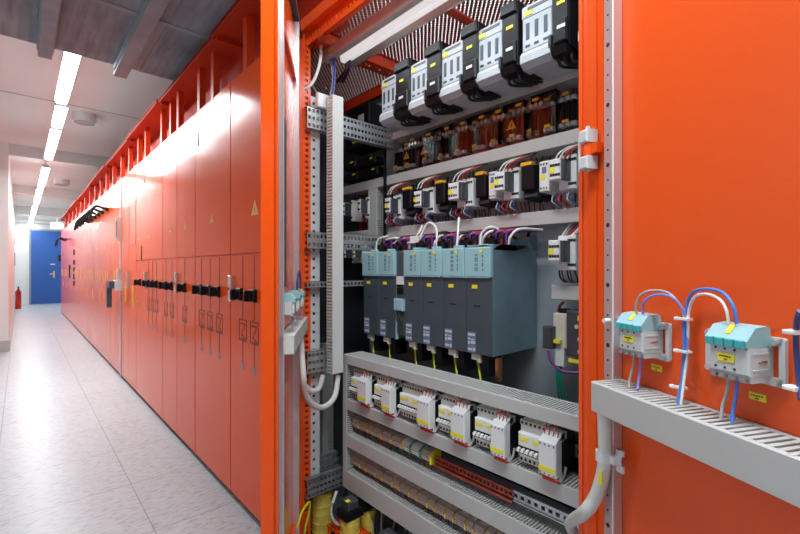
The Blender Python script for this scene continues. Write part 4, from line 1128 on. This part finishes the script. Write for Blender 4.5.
converter(.2445, 1.130, 'larger-looking grey signal module with teal cover in the middle of the right door', RW, RROT)
converter(.392, 1.130, 'grey signal module cut off by the right picture edge', RW, RROT)
# labels on the door
for i, (px, py) in enumerate(((656, 368), (757, 397), (659.0, 368))[:2]):
    s_, _, z_ = Rloc(px, py, .002)
    mb = MB().box(s_-.0105, s_+.0105, -.0015, 0, z_-.005, z_+.005)
    for k in range(5): mb.box(s_-.008+.0032*k, s_-.0058+.0032*k, -.002, -.0015, z_+.0005, z_+.002, 1)
    mb.box(s_-.002, s_+.002, -.002, -.0015, z_-.003, z_-.0015, 1)
    solo('yellow_door_label', xf(mb, RW), ['yellow', 'black_ink'], 'small yellow label on the right door below the %s signal module' % ['left', 'middle'][i], 'label')
def RP(px, py, w): s_, y_, z_ = Rloc(px, py, w); return RW(s_, y_, z_)
# cables: loops from the modules into the bundle, then into the duct
b_top = (687, 318); 
def rc(pts, r, m, label): return cable('door_cable', [RP(*p) for p in pts], r, m, label)
rc([(637, 316, .028), (636, 306, .03), (641, 295, .03), (653, 290.5, .025), (668, 293, .02), (679, 304, .015), (684.5, 318, .012), (685, 340, .012), (684, 370, .012), (680, 388, .02), (677, 405, .03)], .0021, 'cable_grey', 'grey cable looping over the left signal module into the bundle')
rc([(643, 314, .028), (643, 304, .03), (650, 297, .03), (661, 294.5, .025), (673, 298, .02), (682, 308, .015), (687, 320, .012), (687.5, 342, .012), (686, 370, .012), (682, 388, .02), (679, 405, .03)], .0021, 'cable_violet', 'blue cable looping over the left signal module into the bundle')
rc([(729, 324, .03), (726, 309, .03), (719, 299, .025), (706, 294, .02), (695, 297, .015), (689, 310, .012), (688, 330, .012), (687, 355, .012), (684, 380, .018), (681, 405, .03)], .0021, 'cable_white', 'white cable looping over the middle signal module into the bundle')
rc([(684, 322, .014), (684.5, 345, .014), (683.5, 370, .014), (681, 388, .02), (678, 405, .03)], .0028, 'cable_blue', 'thick blue cable in the middle of the tied bundle')
rc([(737, 324, .03), (733, 306, .03), (723, 293, .025), (708, 289, .02), (694, 291.5, .015), (687.5, 303, .012), (686, 325, .012), (685.5, 350, .012), (682, 380, .018), (678, 405, .03)], .0023, 'cable_blue', 'bright blue cable looping over the middle signal module into the bundle')
rc([(800, 311, .03), (797, 320, .02), (796, 345, .012), (799, 380, .012), (801, 400, .02)], .003, 'cable_navy', 'dark blue cable at the right picture edge')
for i, (px, py) in enumerate(((686, 319), (685.5, 351.5), (681, 387.5))):
    c = RP(px, py, .014); s_, _, z_ = Rloc(px, py, .014)
    mb = MB().box(s_-.0065, s_+.0065, -.021, -.008, z_-.0016, z_+.0016).cbox(s_-.013, s_-.006, -.024, -.017, z_-.0022, z_+.0022, .001)
    solo('cable_tie', xf(mb, RW), 'label_white', 'white cable tie around the blue bundle, %s' % ['uppermost', 'middle one', 'lowest'][i], 'cable tie')
for i, py in enumerate((332, 388)):
    s_, _, z_ = Rloc(795, py, .014)
    solo('cable_tie', xf(MB().cbox(s_-.008, s_+.006, -.024, -.008, z_-.0025, z_+.0025, .001), RW), 'label_white', 'white cable tie at the right picture edge, %s one' % ['upper', 'lower'][i], 'cable tie')
rc([(634.5, 354, .028), (633, 367, .03), (630, 378, .035), (629, 388, .04)], .0021, 'cable_grey', 'grey cable from the left signal module down into the duct')
rc([(641, 355, .028), (640, 370, .03), (638, 385, .035), (638, 390, .04)], .0021, 'cable_violet', 'blue cable from the left signal module down into the duct')
rc([(728, 377, .03), (727, 392, .032), (723, 404, .035), (721, 418, .04)], .0023, 'cable_grey', 'grey cable from the middle signal module down into the duct')
rc([(737, 379, .03), (736, 395, .032), (733, 410, .035), (732, 423, .04)], .0023, 'cable_blue', 'blue cable from the middle signal module down into the duct')
# conduit below the door duct
pts = [(604, 411, .032), (604.5, 425, .032), (605, 445, .033), (604.5, 462, .034), (601.5, 480, .036), (595, 498, .040), (584, 513, .046), (577, 522, .055)]
W3 = [RP(*p) for p in pts]
W3 = W3[:-1]+[PX(571, 522, .90), PX(572, 530, .95), PX(578, 540, 1.02)]
t = thing('conduit_hose', 'thick pale grey corrugated hose bending from the door duct into the cabinet', 'hose', tuple(W3[0]))
part('hose', MB().tube(W3, .0125, 16, 0, sub=14, ribs=1), 'conduit_grey', t, world=True)
s_, _, z_ = Rloc(604.5, 456, .032)
part('clamp', xf(MB().cyl((s_, -.032, z_-.009), (s_, -.032, z_+.009), .0155, 20).cbox(s_+.008, s_+.024, -.034, -.022, z_-.008, z_+.008, .002), RW), 'white_plastic', t, world=True)
part('clamp_bracket', xf(MB().box(s_+.02, s_+.030, -.025, -.0205, z_-.012, z_+.022).box(s_+.02, s_+.036, -.025, -.0205, z_+.012, z_+.022).box(s_+.02, s_+.036, -.025, -.0205, z_-.018, z_-.006), RW), 'white_plastic', t, world=True)
s2, _, z2 = Rloc(601, 480, .048)
part('yellow_label', xf(MB().prism([(s2-.005, z2-.014), (s2+.004, z2-.006), (s2+.003, z2+.016), (s2-.004, z2+.014)], 'y', -.0495, -.047), RW), 'yellow', t, world=True)
solo('door_spacer', xf(MB().cyl((.066, -.020, PX(612, 318, .87).z), (.066, -.032, PX(612, 318, .87).z), .0045, 12), RW), 'white_plastic', 'small white pin on the punched rail beside the left signal module', 'pin')

# ================================================================== LEFT DOOR DEVICES
def Lloc(px, py, w):
    yd = Vector((-LXD[1], LXD[0], 0)); xd = Vector((*LXD, 0)); d = ray(px, py); O = Vector((*LO, 0))
    t_ = (O.dot(yd)-w)/d.dot(yd); p = E0+d*t_
    return (p-O).dot(xd), p.z
for i, s_ in enumerate((.045, .20, .36)):
    converter(s_, 1.125, 'teal and grey signal module on the left door, %s' % ['nearest to the door edge', 'middle one', 'nearest to the hinge'][i], LW, LROT, sc=1.0)
for i, s_ in enumerate((.10, .255, .415)):
    for j, (m, o, nm) in enumerate((('cable_grey', 0, 'grey'), ('cable_violet', .012, 'blue'))):
        cable('door_cable', [LW(s_+o, -.03, 1.13), LW(s_+o+.004, -.034, 1.10), LW(s_+o+.002, -.03, 1.07)], .0028, m, '%s cable from the %s left-door module down into its duct' % (nm, ['nearest', 'middle', 'farthest'][i]))
cable('door_cable', [LW(.30, -.028, 1.2), LW(.30, -.03, 1.24), LW(.35, -.03, 1.27), LW(.40, -.03, 1.24), LW(.42, -.028, 1.2)], .004, 'cable_navy', 'dark blue cable looping above the left door modules')
# hoses hanging at the left
p_a = LW(.47, -.024, 1.02)
h1 = [p_a, PY(303, 372, 1.42), PY(305, 392, 1.44), PY(311, 403, 1.46), PY(320, 407.5, 1.48), PY(329, 404, 1.50), PY(335.5, 394, 1.53), PY(338, 375, 1.55)]
cable('white_hose', h1, .0115, 'conduit_grey', 'white hose hanging in a U below the tall upright duct', 'hose', n=14)
h2 = [PY(304, 385, 1.58), PY(311, 391, 1.585), PY(319, 388, 1.59), PY(323, 375, 1.59)]
cable('white_hose', h2, .011, 'conduit_grey', 'shorter white hose behind the U-shaped one', 'hose', n=14)

# ================================================================== BOTTOM OF THE CABINET: transformers
def transformer(p, w, h, label):
    t = thing('transformer', label, 'transformer', tuple(p))
    part('foot_core', MB().box(-w*.62, w*.62, -w*.45, w*.45, 0, h*.16), 'black_plastic', t)
    part('top_core', MB().box(-w*.5, w*.5, -w*.4, w*.4, h*.88, h), 'black_plastic', t)
    wd = MB()
    wd.cyl((0, 0, h*.16), (0, 0, h*.86), w*.46, 20)
    for k in range(5): z = h*(.2+.14*k); wd.cyl((0, 0, z), (0, 0, z+h*.03), w*.48, 20)
    part('winding', wd, 'winding', t, label='yellow wrapped coil')
    part('terminal_top', MB().cbox(-w*.3, w*.3, -w*.3, w*.3, h, h*1.14, .004).box(-w*.31, -w*.1, -w*.2, w*.0, h*1.14, h*1.15, 1), ['dark_plastic', 'yellow'], t)
    return t
def base_at(px, X): return Vector((X, Yx(px, X), .045))
transformer(base_at(322, 1.02), .10, .27, 'yellow coil transformer at the bottom left behind the lowest side rail')
transformer(base_at(350, 1.00), .085, .26, 'yellow coil transformer under the left end of the lowest duct')
transformer(base_at(368, 1.10), .085, .26, 'yellow coil transformer partly hidden behind the bottom duct')
transformer(base_at(388, 1.03), .085, .21, 'transformer at bottom centre under the lowest duct')
transformer(base_at(420, 1.06), .085, .20, 'transformer farthest right under the lowest duct')
q = PY(337, 528, 1.45)
gmb = MB()
for k in range(9): gmb.box(.955+k*.012, .960+k*.012, 1.36, 1.52, .20, .21)
for k in range(7): gmb.box(.955, 1.06, 1.36+k*.026, 1.366+k*.026, .20, .21)
gmb.box(.955, .960, 1.36, 1.37, .045, .2).box(1.053, 1.058, 1.36, 1.37, .045, .2).box(.955, .960, 1.51, 1.52, .045, .2).box(1.053, 1.058, 1.51, 1.52, .045, .2)
solo('red_guard_grid', gmb, 'orange_paint', 'orange-red plastic grid guard on the cabinet bottom', 'grid')
cable('earth_cable', [PY(297, 528, 1.50), PY(302, 512, 1.52), PY(309.5, 502, 1.55), PY(309, 512, 1.56), PY(305, 530, 1.56), PY(304, 548, 1.56)], .0045, 'cable_gy', 'green and yellow earth cable looping at the lower left post')
cable('grey_cable', [PY(333, 500, 1.50), PY(331, 512, 1.49), PY(335, 522, 1.47), PY(343, 526, 1.45)], .006, 'cable_grey', 'grey cable hanging below the lowest side rail')
p = PY(333.5, 496, 1.49)
solo('cable_label', MB().prism([(p.x-.014, p.z-.02), (p.x-.004, p.z-.024), (p.x+.014, p.z+.018), (p.x+.004, p.z+.022)], 'y', 1.48, 1.484), 'label_white', 'white cable marker near the bottom left of the cabinet', 'label')
stringy(22, Yx(345, 1.12), Yx(430, 1.12), .10, .318, 1.12, 'dark cables dropping under the lowest duct', ['cable_black', 'cable_grey', 'cable_black', 'cable_navy'], .03, .005, dy=.05)

# ------------------------------------------------------------------ world
w = bpy.data.worlds.new('world'); S.world = w; w.use_nodes = True
w.node_tree.nodes['Background'].inputs[0].default_value = (1, 1, 1, 1)
w.node_tree.nodes['Background'].inputs[1].default_value = .3
